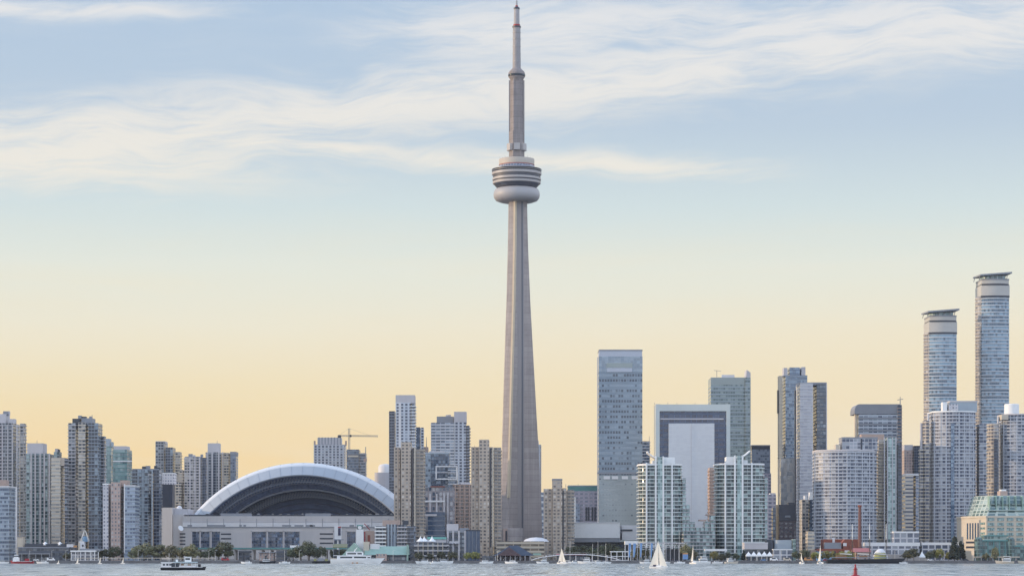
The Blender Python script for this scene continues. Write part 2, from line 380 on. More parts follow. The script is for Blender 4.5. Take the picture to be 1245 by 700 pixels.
# ------------------------------------------------------------------ the concrete observation tower
TD = 2400.0; TX = PX(628.2, TD)
tw = thing('observation_tower', 'tall slender concrete tower with ringed pod and antenna, rising above every building', 'tower', (TX, TD, GZ))
def tz(y): return PZ(y, TD)-GZ
k8 = TD/FPX
def poured(name, col):
    """slip formed concrete: lifts of slightly different tone, thin joints, rain streaks"""
    m, n, p = principled(name); t = n.n.new('ShaderNodeTexCoord').outputs['Object']; x, y, z = n.sep(t)
    Z = n.m('DIVIDE', z, 5.5); wn = n.n.new('ShaderNodeTexWhiteNoise'); wn.noise_dimensions = '1D'; n.l.new(n.m('FLOOR', Z), wn.inputs['W'])
    st_ = n.noise(n.xyz(n.m('MULTIPLY', x, .9), n.m('MULTIPLY', y, .9), n.m('MULTIPLY', z, .018)), 1.0, 5, .65); pt = n.noise(t, .12, 5, .65)
    d_ = n.m('MULTIPLY', n.mr(st_, .3, .7, .84, 1.14), n.m('MULTIPLY', n.mr(pt, .3, .7, .9, 1.1), n.mr(wn.outputs['Value'], 0, 1, .93, 1.07)))
    d_ = n.m('MULTIPLY', d_, n.m('SUBTRACT', 1.0, n.m('MULTIPLY', n.m('LESS_THAN', n.m('FRACT', Z), .11), .16)))
    v = n.n.new('ShaderNodeVectorMath'); v.operation = 'SCALE'; v.inputs[0].default_value = col[:3]; n.l.new(d_, v.inputs['Scale']); n.l.new(v.outputs[0], p.inputs['Base Color']); p.inputs['Roughness'].default_value = .88
    return m
M['tconc'] = poured('tower_concrete', (0.36, 0.32, 0.31, 1)); M['tconc_up'] = poured('upper_concrete', (0.25, 0.225, 0.225, 1))
M['tconc2'] = plain('tower_groove', (0.30, 0.275, 0.275, 1), 0.8, 0.1, 0.1, streak=True)
prof = [(0, 25.6), (25, 25.0), (60, 24.0), (105, 21.6), (150, 19.0), (200, 16.2), (255, 13.2), (305, 11.2), (352, 10.1)]
M['slot'] = plain('slot_glass', (0.10, 0.11, 0.135, 1), 0.3, 0.1, 0.1, streak=True)
def rz_(z):
    for i in range(len(prof)-1):
        (a, ra), (b, rb) = prof[i], prof[i+1]
        if a <= z <= b: return ra+(rb-ra)*(z-a)/(b-a)
    return prof[-1][1]
WANG = (-118, 2, 122)
mb = MB(); rings = []
zs = [0, 15, 30, 60, 85, 105, 130, 150, 175, 200, 230, 255, 280, 305, 330, 354]
base = []
for z in zs:
    r = rz_(min(z, 352)); rc = min(7.2, r*0.72); t = 4.4 if z < 200 else 4.4-1.0*(z-200)/154.0; pts = []
    for a in WANG:
        d = Vector((math.cos(R(a)), math.sin(R(a)), 0)); p = Vector((-d.y, d.x, 0))
        for q in (d*rc-p*(t+0.4), d*r-p*t*0.92, d*r+p*t*0.92, d*rc+p*(t+0.4)): pts.append((q.x, q.y, z))
    rings.append(pts)
b0 = len(mb.v)
for rg in rings: mb.v.extend(rg)
for i in range(len(rings)-1):
    for k in range(12):
        k2 = (k+1) % 12
        mb.face((b0+i*12+k, b0+i*12+k2, b0+(i+1)*12+k2, b0+(i+1)*12+k), None, 1 if k % 4 == 3 else 0)
mb.build('shaft', [M['tconc'], M['tconc2']], tw)
# dark window slots in the three valleys between the legs
for ka, kb, fr in ((-118, 2, .72), (2, 122, .5), (122, -118, .5)):
    mb = MB(); rg = []
    da = Vector((math.cos(R(ka)), math.sin(R(ka)), 0)); pa = Vector((-da.y, da.x, 0)); db = Vector((math.cos(R(kb)), math.sin(R(kb)), 0)); pb = Vector((-db.y, db.x, 0))
    for z in zs:
        r = rz_(min(z, 352)); rc = min(7.2, r*0.72); t = 4.4 if z < 200 else 4.4-1.0*(z-200)/154.0
        A = da*rc+pa*(t+.4); B_ = db*rc-pb*(t+.4); u = (B_-A).normalized(); nr = Vector((u.y, -u.x, 0)); c0 = A+(B_-A)*fr
        rg.append([(c0.x+u.x*ax+nr.x*bx, c0.y+u.y*ax+nr.y*bx, z) for ax, bx in ((-.75, .2), (.75, .2), (.75, -.6), (-.75, -.6))])
    mb.loft(rg, smooth=False); mb.build('window_slot', M['slot'], tw)
# golden strip down the lake-side leg's corner, added as painted sunlight
mb = MB(); rg = []
d = Vector((math.cos(R(-118)), math.sin(R(-118)), 0)); p = Vector((-d.y, d.x, 0))
for z in zs[3:]:
    r = rz_(min(z, 352)); c0 = d*(r+0.7)+p*3.5
    rg.append([(c0.x+ax*d.x+bx*p.x, c0.y+ax*d.y+bx*p.y, z) for ax, bx in ((-3.2, -.9), (.5, -.9), (.5, .9), (-3.2, .9))])
mb.loft(rg, smooth=False)
mb.build('painted_sun_strip', plain('sun_strip_tone', (0.55, 0.46, 0.34, 1), 0.35, 0.1, 0.2), tw)
M['radome'] = plain('radome_fabric', (0.36, 0.355, 0.37, 1), 0.5, 0.05, 0.05)
M['deck'] = plain('deck_cladding', (0.41, 0.39, 0.39, 1), 0.5, 0.06, 0.1)
def ring(name, pts, mat, seg=64, parent=tw):
    m_ = MB(); m_.lathe([(r*k8, tz(y)) for r, y in pts], seg); return m_.build(name, mat, parent)
ring('radome', [(12, 246), (20, 245.8), (25.2, 244), (27.6, 240.8), (28.2, 237), (27.6, 233.2), (26, 230.4), (23.5, 229.2)], M['radome'])
ring('lower_soffit', [(22, 229.6), (24.0, 228.6), (27.8, 224.6), (28.3, 223.6)], plain('soffit_glass', (0.07, 0.08, 0.11, 1), 0.25, 0.2, 0.3))
ring('deck_band', [(28.3, 224.2), (29.0, 223.8), (29.4, 221.4), (28.9, 221.2)], M['deck'])
ring('deck_window', [(28.4, 221.6), (28.4, 219.2)], M['podglass'])
ring('deck_band', [(28.9, 219.6), (29.5, 219.4), (29.6, 217.0), (28.9, 216.8)], M['deck'])
ring('restaurant_window', [(28.7, 217.2), (29.0, 212.6)], M['podglass'])
ring('deck_band', [(28.9, 213.4), (30.0, 213.0), (30.3, 210.4), (29.6, 210.0), (27, 209.8)], M['deck'])
mb = MB()
for k in range(72):
    a = R(5*k); r = 29.6*k8; mb.tube((r*math.cos(a), r*math.sin(a), tz(210.2)), ((r+.5)*math.cos(a), (r+.5)*math.sin(a), tz(206.4)), .22, .15, 4)
for y in (206.4, 208.2):
    mb.lathe([(29.5*k8, tz(y)-.15), (30.1*k8, tz(y)-.15), (30.1*k8, tz(y)+.15), (29.5*k8, tz(y)+.15)], 72)
mb.build('railing', M['steel'], tw)
ring('upper_glazing', [(27.2, 210.2), (24.5, 207.0), (22.0, 203.6), (21.3, 201.4)], facade('pod_glazing', (0.30, 0.30, 0.36, 1), GLS, SKYB, 3.0, 2.6, .6, .7, .4))
ring('red_band', [(21.3, 201.8), (21.7, 201.6), (21.7, 200.7), (21.2, 200.6)], plain('dull_red', (0.33, 0.13, 0.12, 1), 0.6))
ring('roof_drum', [(20.6, 201), (21.4, 200.6), (21.6, 194.4), (21.2, 193.8), (9, 193.4)], plain('roof_drum', (0.44, 0.395, 0.345, 1), 0.6, 0.08, 0.2))
mb = MB()
for k in range(26):
    a = R(k*360/26+5); r = 20.6*k8; h = random.uniform(.8, 2.2); mb.tube((r*math.cos(a), r*math.sin(a), tz(193.8)), (r*math.cos(a), r*math.sin(a), tz(193.8)+h), .12, .08, 4)
mb.build('roof_mast', M['steel'], tw)
mb = MB()
def hexa(r, ph=2): return [(r*math.cos(R(60*k+ph)), r*math.sin(R(60*k+ph))) for k in range(6)]
mb.prism(hexa(9.4*k8), tz(194), tz(160)); mb.prism(hexa(8.1*k8), tz(160.5), tz(96))
mb.build('upper_shaft', M['tconc_up'], tw)
for a in (-150, -88, -30, 30, 90, 150):
    mb = MB(); mb.box(-3.0, 3.0, 6.2, 9.5, tz(183.5), tz(175.5))
    o = mb.build('equipment_box', M['deck'], tw); o.rotation_euler = (0, 0, R(a+90+180))
for a in (-120, -60, 0, 180):
    mb = MB(); mb.box(-.5, .5, 6.4, 7.7, tz(175), tz(98)); o = mb.build('cable_duct', M['tconc2'], tw); o.rotation_euler = (0, 0, R(a+90))
ring('sky_pod', [(7.0, 99.5), (7.8, 97), (9.8, 94.2), (10.4, 92), (10.2, 89.6), (9.0, 87.2), (6.6, 85), (5.3, 83.5)], M['tconc_up'], 40)
ring('sky_pod_window', [(10.15, 93.6), (10.55, 92.6), (10.5, 91.3), (10.1, 90.4)], M['glassdark'], 40)
ring('antenna', [(5.0, 84), (4.7, 60), (4.6, 33.5), (4.2, 32.6)], plain('antenna_shell', (0.27, 0.26, 0.275, 1), 0.6, 0.1, 0.2), 24)
for y in (75, 66, 57, 48, 40): ring('antenna_flange', [(4.5, y+.35), (5.0, y+.3), (5.0, y-.3), (4.5, y-.35)], M['steel'], 24)
ring('dark_collar', [(5.2, 34), (5.2, 32.2)], M['dark'], 24)
ring('red_collar', [(4.2, 32.8), (4.2, 30.2)], M['red'], 24)
ring('antenna', [(3.5, 30.6), (3.3, 11.2), (2.9, 10.4)], plain('antenna_shell_upper', (0.31, 0.30, 0.315, 1), 0.6, 0.1, 0.2), 20)
ring('dark_collar', [(3.7, 11.6), (3.7, 10), (2.0, 8.6)], M['dark'], 20)
ring('red_collar', [(1.8, 9.6), (1.7, 7.2)], M['red'], 16)
ring('antenna_tip', [(1.25, 7.6), (1.0, 1.5), (0.3, 0.6)], M['steel'], 12)
mb = MB(); mb.tube((0, 0, tz(1.2)), (0, 0, tz(-1.0)), .3, .15); mb.build('lightning_rod', M['red'], tw)
# base drum and low entrance block
mb = MB(); mb.lathe([(8.5, 0), (8.5, tz(642.5)), (8.2, tz(642))], 28, PX(625.5, TD)-TX, -27); mb.build('base_drum', M['tconc'], tw)
mb = MB(); mb.box(PX(612, TD)-TX, PX(618.4, TD)-TX, -32, -18, 0, tz(642.3)); mb.build('entrance_block', M['pink'], tw)
mb = MB(); mb.box(PX(614.6, TD)-TX, PX(616.6, TD)-TX, -32.4, -31.9, 0, tz(645)); mb.build('entrance_window', M['navy'], tw)

# ------------------------------------------------------------------ the domed stadium
SD = 2400.0; ks = SD/FPX; SX = PX(365, SD)
st = thing('stadium', 'wide concrete stadium with white arched roof open over dark vaults', 'stadium', (SX, SD, GZ))
def sx(x): return PX(x, SD)-SX
def sz(y): return PZ(y, SD)-GZ
M['stad'] = plain('stadium_concrete', (0.50, 0.485, 0.49, 1), 0.85, 0.09, 0.06, streak=True)
M['membrane'] = plain('roof_membrane', (0.63, 0.655, 0.69, 1), 0.55, 0.05, 0.03)
M['membrane2'] = plain('roof_fascia', (0.37, 0.41, 0.46, 1), 0.55, 0.06, 0.05)
mb = MB(); mb.prism([(sx(222), 0), (sx(505), 0), (sx(520), 30), (sx(520), 150), (sx(222), 150)], 0, sz(627))
mb.build('wall', M['stad'], st)
mb = MB(); mb.prism([(sx(193), 6), (sx(209), 3), (sx(209), 60), (sx(193), 60)], 0, sz(616.5)); mb.build('corner_tower', M['stad'], st)
mb = MB(); mb.box(sx(209.3), sx(221.7), 5, 60, 0, sz(625)); mb.build('side_wall', M['stad'], st)
mb = MB(); mb.box(sx(209.3), sx(226), 14, 60, sz(625), sz(618)); mb.build('side_parapet', M['lilac'], st)
for y0, y1 in ((634.4, 633.2), (641.0, 640.2)):
    mb = MB(); mb.box(sx(221.8), sx(505.2), -.5, -.02, sz(y0), sz(y1)); mb.build('ledge', M['grey'] if y0 > 638 else M['lilac'], st)
mb = MB(); mb.box(sx(222.2), sx(505), -.35, 0.4, sz(639.8), sz(634.6)); mb.build('wall_panel_band', M['offwhite'], st)
for x in range(232, 500, 20):
    mb = MB(); mb.box(sx(x)-.25, sx(x)+.25, -.6, -.3, sz(640), sz(630)); mb.build('wall_joint', M['grey'], st)
for x in (228, 252, 263, 291, 296, 343, 358, 372, 377, 425, 446): 
    mb = MB(); wv = random.choice((2.5, 4.5, 9)); mb.box(sx(x), sx(x)+wv, -.4, 0.2, sz(639.6), sz(637.6)); mb.build('vent_grille', M['grey'], st)
MW = facade('stadium_glass', (0.10, 0.13, 0.19, 1), (0.02, 0.035, 0.07, 1), (0.09, 0.17, 0.30, 1), 1.9, 3.1, .86, .8, .25, 1.8, .08, .02)
for xs in ((233.5, 242.0, 244.0, 254.6, 257.2, 267.2), (306, 323.4, 325.6, 343.6, 345.6, 364), (406, 414.5, 421.6, 432, 440, 447)):
    for a, b in zip(xs[::2], xs[1::2]):
        mb = MB(); mb.box(sx(a), sx(b), -.25, .8, sz(665.8), sz(645.8)); wn_ = mb.build('window', MW, st)
        mb = MB(); mb.box(sx(a)-.7, sx(a)+.3, -1.0, -.1, sz(666), sz(645)); mb.build('window_frame', M['lilac'], wn_)
        mb = MB(); mb.box(sx(a)-.7, sx(b)+.7, -1.0, -.1, sz(645.8), sz(645)); mb.build('window_lintel', M['stad'], wn_)
for x0, x1, ys in ((218.5, 225.4, (648.5, 652.5, 656.8, 661)), (268.6, 281, (648.8, 654.3, 659.8)), (388.8, 405, (648.6, 654.2, 659.8))):
    for y in ys:
        mb = MB(); mb.box(sx(x0), sx(x1), -.2, .6, sz(y+.9), sz(y-.9)); mb.build('louvre', M['dark'], st)
mb = MB(); SZ_ = sz(627)-89.0
for k in range(1, 22):
    f_ = math.asin(89/143.)+(math.pi-2*math.asin(89/143.))*k/22
    Q = lambda r, y: (-r*math.cos(f_), y, SZ_+r*math.sin(f_))
    for a_, b_ in (((143.2, 90), (143.05, 40)), ((143.05, 40), (141.6, 33.9)), ((141.6, 33.9), (139.2, 29.1)), ((139.2, 29.1), (130.4, 20.5))): mb.tube(Q(*a_), Q(*b_), .16, .16, 4)
mb.build('roof_seam', M['grey'], st)
# lattice trusses hanging under the open vaults
def lattice(name, ro, ri, y, nb):
    m_ = MB(); P = lambda r, f: (-r*math.cos(f), y, SZC+r*math.sin(f))
    SZC = sz(627)-89.0; t0 = math.asin(89.0/ri)+.02; L = math.pi-2*t0
    for k in range(nb):
        a = t0+L*k/nb; b_ = t0+L*(k+.5)/nb; c_ = t0+L*(k+1)/nb
        m_.tube(P(ro, a), P(ri, b_), .28, .28, 4); m_.tube(P(ri, b_), P(ro, c_), .28, .28, 4); m_.tube(P(ri, a), P(ri, c_), .34, .34, 4)
    return m_.build(name, M['truss'], st)
M['truss'] = plain('truss_paint', (0.34, 0.38, 0.46, 1), 0.5)
lattice('lattice_truss', 129.2, 123.5, 34, 60); lattice('lattice_truss', 128.2, 122.5, 58, 60); lattice('lattice_truss', 115.3, 110, 84, 48); lattice('lattice_truss', 115, 109.5, 104, 48)
# satellite dish on the corner
mb = MB(); mb.lathe([(0.1, 0), (1.6, .35), (2.7, 1.1), (2.9, 1.5)], 20); ds = mb.build('satellite_dish', M['white'], st, (sx(219.5), -3, sz(642.5))); ds.rotation_euler = (R(62), 0, R(40))
# roof: nested arched panels, springing from the top of the wall
CZ = sz(627)-89.0
def arch(name, prf, mat, nseg=56, sm=True):
    """prf: list of (radius, y); swept over the arc that stands above the wall"""
    m_ = MB(); rg = []
    for k in range(nseg+1):
        row = []
        for r, y in prf:
            t0 = math.asin(min(.999, 89.0/r)); t = t0+(math.pi-2*t0)*k/nseg
            row.append((-r*math.cos(t), y, CZ+r*math.sin(t)))
        rg.append(row)
    m_.loft(rg, 0, sm, False, False); return m_.build(name, mat, st)
arch('roof_panel', [(143, 150), (143.4, 60), (143, 40), (141.6, 34)], M['membrane'])
arch('roof_edge', [(141.7, 34.1), (140.4, 30), (139.2, 29.2)], M['membrane'])
arch('roof_fascia', [(139.3, 29.3), (130.4, 20.6), (129.3, 21.5)], M['membrane2'])
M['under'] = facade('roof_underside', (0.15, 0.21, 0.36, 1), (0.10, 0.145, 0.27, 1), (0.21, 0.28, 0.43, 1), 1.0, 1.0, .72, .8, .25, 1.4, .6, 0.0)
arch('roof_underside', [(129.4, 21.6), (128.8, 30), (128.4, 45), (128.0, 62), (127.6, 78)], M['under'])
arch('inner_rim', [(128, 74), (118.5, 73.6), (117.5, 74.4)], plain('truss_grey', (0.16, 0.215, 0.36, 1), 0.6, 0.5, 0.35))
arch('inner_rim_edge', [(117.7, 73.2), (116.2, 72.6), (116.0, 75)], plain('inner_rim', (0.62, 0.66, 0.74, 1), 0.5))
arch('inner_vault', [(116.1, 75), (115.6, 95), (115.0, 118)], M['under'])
mb = MB(); pts = []
for k in range(41):
    r = 122.0; t0 = math.asin(89/r); t = t0+(math.pi-2*t0)*k/40; pts.append((-r*math.cos(t), CZ+r*math.sin(t)))
b = mb.add([(x, 118, z) for x, z in pts]); mb.face([b+len(pts)-1-k for k in range(len(pts))])
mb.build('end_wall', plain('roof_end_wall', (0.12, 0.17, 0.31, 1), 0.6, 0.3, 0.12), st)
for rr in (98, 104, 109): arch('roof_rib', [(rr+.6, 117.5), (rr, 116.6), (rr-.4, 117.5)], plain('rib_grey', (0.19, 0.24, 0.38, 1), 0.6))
mb = MB(); mb.v = [(sx(232), 2, sz(627)+.02), (sx(498), 2, sz(627)+.02), (sx(498), 149, sz(627)+.02), (sx(232), 149, sz(627)+.02)]; mb.face((0, 1, 2, 3)); mb.build('roof_deck', M['grey'], st)
mb = MB(); mb.box(sx(229), sx(500), 3, 5, sz(627), sz(625.2)); mb.build('roof_rail', M['dark'], st)
for a, b in ((268, 306), (371, 402)):
    mb = MB(); mb.box(sx(a), sx(b), 1.2, 4, sz(627), sz(623.6)); mb.build('roof_truss', M['grey'], st)
for x in range(240, 495, 9):
    mb = MB(); mb.box(sx(x), sx(x)+random.uniform(1.5, 3.6), 6, 9, sz(627), sz(random.uniform(624.8, 623.2))); mb.build('rail_bogie', random.choice((M['grey'], M['steel'], M['dark'])), st)
mb = MB(); mb.lathe([(3, 0), (2.8, 1.5), (2.0, 2.8), (.2, 3.6)], 16, sx(213), 30); o = mb.build('roof_light_dome', M['offwhite'], st, (0, 0, sz(618)))
# ------------------------------------------------------------------ building kit
def rpoly(x0, x1, y0, y1, rl=0, rr=0, bl=0, br=0, bulge=0, seg=6):
    pts = []
    def arc(cx, cy, r, a0, a1, n):
        for k in range(n+1):
            a = R(a0+(a1-a0)*k/n); pts.append((cx+r*math.cos(a), cy+r*math.sin(a)))
    if bulge:
        hw = (x1-x0)/2; rad = (hw*hw+bulge*bulge)/(2*bulge); cx = (x0+x1)/2; cy = y0+rad
        ha = math.degrees(math.asin(min(1, hw/rad)))
        arc(cx, cy, rad, 270-ha, 270+ha, 20)
    else:
        if rl: arc(x0+rl, y0+rl, rl, 180, 270, seg)
        else: pts.append((x0, y0))
        if rr: arc(x1-rr, y0+rr, rr, 270, 360, seg)
        else: pts.append((x1, y0))
    if br: arc(x1-br, y1-br, br, 0, 90, seg)
    else: pts.append((x1, y1))
    if bl: arc(x0+bl, y1-bl, bl, 90, 180, seg)
    else: pts.append((x0, y1))
    return pts
def opoly(poly, d):
    n = len(poly); out = []
    for i in range(n):
        p0 = Vector(poly[i-1]); p1 = Vector(poly[i]); p2 = Vector(poly[(i+1) % n])
        e1 = (p1-p0).normalized(); e2 = (p2-p1).normalized()
        n1 = Vector((e1.y, -e1.x)); n2 = Vector((e2.y, -e2.x)); b = (n1+n2)
        b = b/max(.3, (1+n1.dot(n2)))
        out.append((p1.x+b.x*d, p1.y+b.y*d))
    return out

class Bld:
    def __init__(s, name, label, cat, xc, D, group=None, gz=GZ):
        s.D = D; s.X = PX(xc, D); s.gz = gz
        s.root = thing(name, label, cat, (s.X, D, gz), 0, group)
        s.rnd = random.Random(hash(label) if False else len(label)*131+int(xc))
    def x(s, px, off=0): return PX(px, s.D+off)-s.X
    def z(s, py, off=0): return PZ(py, s.D+off)-s.gz
    def vol(s, part, x0, x1, yt, mat, off=0.0, dep=28.0, yb=None, roof='roof', slab=None, pier=None, cap=None, parent=None, **k):
        par = parent or s.root
        side = dep*abs((x0+x1)/2-622.5)/(s.D+off)
        w_ = x1-x0
        if side > .3*w_: dep = dep*.3*w_/side
        Db = off+dep
        if (x0+x1)/2 < 622.5: a, b = s.x(x0, off), s.x(x1, Db)
        else: a, b = s.x(x0, Db), s.x(x1, off)
        zt = s.z(yt, off); zb = 0.0 if yb is None else s.z(yb, off)
        poly = rpoly(a, b, off, off+dep, **k)
        m_ = MB(); m_.prism(poly, zb, zt, 0, 1, smooth=bool(k)); o = m_.build(part, [M[mat], M[roof]], par)
        if cap:
            cm, ch = cap[0], cap[1]; co = cap[2] if len(cap) > 2 else .25
            m_ = MB(); m_.prism(opoly(poly, co), zt-ch, zt+.35, 0, 1, smooth=bool(k)); m_.build('parapet', [M[cm], M[roof]], par)
        if slab:
            nm, sm_, stt, h, out = slab[:5]; ymax = slab[5] if len(slab) > 5 else None
            z0 = zb if ymax is None else s.z(ymax, off)
            m_ = MB(); m_.prism(opoly(poly, out), -h/2, h/2, smooth=bool(k)); me = m_.mesh(nm, M[sm_])
            kk = 1
            while kk*stt < zt-.8:
                if kk*stt > z0+.6: link(nm, me, par, (0, 0, kk*stt))
                kk += 1
        if pier:
            nm, pm, xs, pw, out = pier[:5]; yy = pier[5] if len(pier) > 5 else yt
            if isinstance(xs, int): xs = [x0+(x1-x0)*(i+.5)/xs for i in range(xs)]
            for px in xs:
                m_ = MB(); cx = s.x(px, off); yo = 0.0
                if k.get('bulge'):
                    bg = k['bulge']; hw = (b-a)/2; rad = (hw*hw+bg*bg)/(2*bg); yo = rad-math.sqrt(max(0, rad*rad-(cx-(a+b)/2)**2))
                m_.box(cx-pw/2, cx+pw/2, off-out+yo, off+1.0+(k.get('bulge') or 0), max(zb, 0)+.02, s.z(yy, off)+.1); m_.build(nm, M[pm], par)
        return o
    def box(s, part, x0, x1, y0, y1, mat, off=-.3, dep=1.0, parent=None):
        m_ = MB(); m_.box(s.x(x0, off), s.x(x1, off), off, off+dep, s.z(y1, off), s.z(y0, off)); return m_.build(part, M[mat], parent or s.root)
    def units(s, x0, x1, yt, off=6, n=3):
        for i in range(n):
            w_ = s.rnd.uniform(2, 5); a = s.x(s.rnd.uniform(x0, x1-1.5), off); h = s.rnd.uniform(1.2, 3.2)
            m_ = MB(); m_.box(a, a+w_, off+i*.7, off+5+i*.7, s.z(yt, off)-.3, s.z(yt, off)+h); m_.build('roof_unit', M[s.rnd.choice(['grey', 'lilac', 'dark'])], s.root)
    def mast(s, x, yt, yb, off=8, r=.35):
        m_ = MB(); m_.tube((s.x(x, off), off, s.z(yb, off)), (s.x(x, off), off, s.z(yt, off)), r, r*.5); m_.build('roof_mast', M['steel'], s.root)

# facade kinds: wall, dark pane, light pane, bay, storey, window share across and up, share of light panes
def F(key, *a, **k): M[key] = facade(key, *a, **k)
F('condo_grey', (0.38, 0.40, 0.43, 1), (0.03, 0.044, 0.07, 1), (0.34, 0.385, 0.43, 1), 2.9, 3.0, .74, .62, .40, ior=1.55, col=.5, blur=.16)
F('condo_warm', (0.46, 0.435, 0.41, 1), (0.045, 0.06, 0.085, 1), BLIND, 3.1, 3.0, .70, .55, .42, ior=1.5, col=.4, blur=.16)
F('condo_teal', (0.27, 0.33, 0.35, 1), (0.03, 0.065, 0.08, 1), (0.32, 0.42, 0.43, 1), 2.6, 3.0, .80, .70, .42, ior=1.55, col=.5, blur=.14)
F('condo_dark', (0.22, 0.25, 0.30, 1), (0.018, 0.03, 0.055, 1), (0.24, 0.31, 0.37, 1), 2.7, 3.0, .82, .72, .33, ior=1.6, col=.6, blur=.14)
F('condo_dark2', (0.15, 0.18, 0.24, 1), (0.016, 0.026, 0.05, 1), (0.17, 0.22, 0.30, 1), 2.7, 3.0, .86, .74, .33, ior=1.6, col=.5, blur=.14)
F('office_blue', (0.34, 0.41, 0.50, 1), (0.05, 0.08, 0.14, 1), (0.34, 0.41, 0.50, 1), 1.6, 3.3, .88, .55, .42, clus=.9, floorvar=.4, ior=1.6, col=.3)
F('band_beige', (0.47, 0.42, 0.36, 1), (0.16, 0.18, 0.20, 1), (0.42, 0.42, 0.40, 1), 3.4, 3.0, .92, .42, .5, floorvar=.3)
F('glass_teal', (0.17, 0.23, 0.25, 1), (0.08, 0.15, 0.17, 1), (0.22, 0.33, 0.34, 1), 2.2, 3.6, .92, .80, .45, floorvar=.5, clus=.9)
F('pink_slab', (0.44, 0.34, 0.31, 1), (0.10, 0.11, 0.14, 1), (0.45, 0.45, 0.46, 1), 2.6, 3.0, .5, .55, .35)
F('white_slab', (0.56, 0.55, 0.58, 1), (0.14, 0.16, 0.22, 1), (0.42, 0.44, 0.5, 1), 2.6, 3.0, .5, .5, .3)
F('slab_blue', (0.30, 0.36, 0.46, 1), (0.08, 0.11, 0.18, 1), (0.32, 0.39, 0.50, 1), 2.2, 3.0, .85, .52, .4, floorvar=.4)
F('tower_plain', (0.20, 0.23, 0.29, 1), (0.07, 0.10, 0.15, 1), (0.24, 0.29, 0.36, 1), 2.4, 3.2, .85, .6, .4, floorvar=.3)
F('white_grid', (0.56, 0.60, 0.66, 1), (0.05, 0.065, 0.11, 1), (0.33, 0.38, 0.45, 1), 4.4, 3.2, .56, .62, .2, ior=1.5, blur=.14)
F('rib_white', (0.50, 0.55, 0.62, 1), (0.07, 0.10, 0.155, 1), (0.38, 0.45, 0.53, 1), 5.0, 3.2, .86, .5, .45, floorvar=.6, ior=1.6)
F('beige_tower', (0.44, 0.375, 0.315, 1), (0.075, 0.07, 0.075, 1), (0.62, 0.58, 0.54, 1), 3.3, 2.9, .58, .52, .28)
F('beige_wing', (0.38, 0.33, 0.285, 1), (0.09, 0.10, 0.12, 1), (0.30, 0.30, 0.30, 1), 3.2, 2.9, .75, .52, .3)
F('brown_band', (0.33, 0.235, 0.185, 1), (0.045, 0.045, 0.055, 1), (0.12, 0.11, 0.12, 1), 5.0, 3.3, .82, .52, .25)
F('dark_glass', (0.09, 0.12, 0.17, 1), (0.045, 0.07, 0.11, 1), (0.16, 0.22, 0.30, 1), 2.2, 3.3, .88, .76, .4, clus=.9)
F('lilac_grid', (0.40, 0.37, 0.44, 1), (0.13, 0.15, 0.22, 1), (0.27, 0.29, 0.36, 1), 4.6, 3.6, .6, .5, .3)
F('tall_glass', (0.25, 0.31, 0.375, 1), (0.05, 0.07, 0.105, 1), (0.25, 0.315, 0.385, 1), 2.6, 4.9, .74, .46, .46, ior=1.65, clus=.45, floorvar=.75, blur=.10, jit=.05)
F('tall_pale', (0.33, 0.37, 0.385, 1), (0.10, 0.125, 0.155, 1), (0.32, 0.36, 0.38, 1), 3.0, 4.9, .55, .30, .8, floorvar=.2, blur=.1)
F('tall_smooth', (0.26, 0.33, 0.40, 1), (0.16, 0.22, 0.29, 1), (0.26, 0.33, 0.40, 1), 3.0, 2.5, .93, .9, .5, ior=1.9)
F('gate_dark', (0.11, 0.14, 0.21, 1), (0.025, 0.035, 0.075, 1), (0.055, 0.075, 0.13, 1), 5.2, 4.4, .84, .62, .3)
F('gate_frame', (0.56, 0.59, 0.60, 1), (0.46, 0.49, 0.51, 1), (0.52, 0.55, 0.57, 1), 1.6, 3.3, .6, .3, .5, ior=1.5, rough=.5)
F('gate_panel', (0.64, 0.66, 0.69, 1), (0.58, 0.605, 0.645, 1), (0.61, 0.635, 0.67, 1), 3.4, 3.9, .95, .90, .5, ior=1.45, rough=.35, jit=.008)
F('green_office', (0.26, 0.325, 0.33, 1), (0.09, 0.135, 0.15, 1), (0.28, 0.345, 0.35, 1), 2.6, 3.9, .85, .50, .5, floorvar=.5, ior=1.6)
F('white_condo', (0.58, 0.65, 0.65, 1), (0.045, 0.07, 0.085, 1), (0.30, 0.41, 0.41, 1), 3.4, 3.05, .94, .84, .30, ior=1.55, col=.5, blur=.2, jit=.05)
F('white_condo_teal', (0.45, 0.55, 0.56, 1), (0.09, 0.17, 0.18, 1), (0.36, 0.50, 0.50, 1), 2.2, 3.05, .92, .80, .4, ior=1.8)
F('blue_tower', (0.15, 0.20, 0.28, 1), (0.075, 0.125, 0.20, 1), (0.21, 0.29, 0.38, 1), 1.8, 3.6, .9, .68, .4, ior=1.9, floorvar=.6, clus=.8, jit=.05)
F('pale_side', (0.46, 0.46, 0.50, 1), (0.35, 0.36, 0.42, 1), (0.46, 0.47, 0.51, 1), 3.6, 3.3, .9, .55, .5, floorvar=.4)
F('black_glass', (0.10, 0.125, 0.16, 1), (0.035, 0.05, 0.075, 1), (0.26, 0.30, 0.34, 1), 3.0, 3.5, .85, .75, .32, ior=1.9, clus=1.0, jit=.05)
F('mirror_pale', (0.30, 0.31, 0.32, 1), (0.25, 0.27, 0.29, 1), (0.37, 0.36, 0.35, 1), 3.0, 4.2, .96, .93, .5, ior=2.0)
F('round_condo', (0.45, 0.46, 0.50, 1), (0.085, 0.105, 0.155, 1), (0.36, 0.39, 0.44, 1), 3.2, 2.95, .84, .74, .34, floorvar=.3, ior=1.45, rough=.4, col=.35, blur=.2)
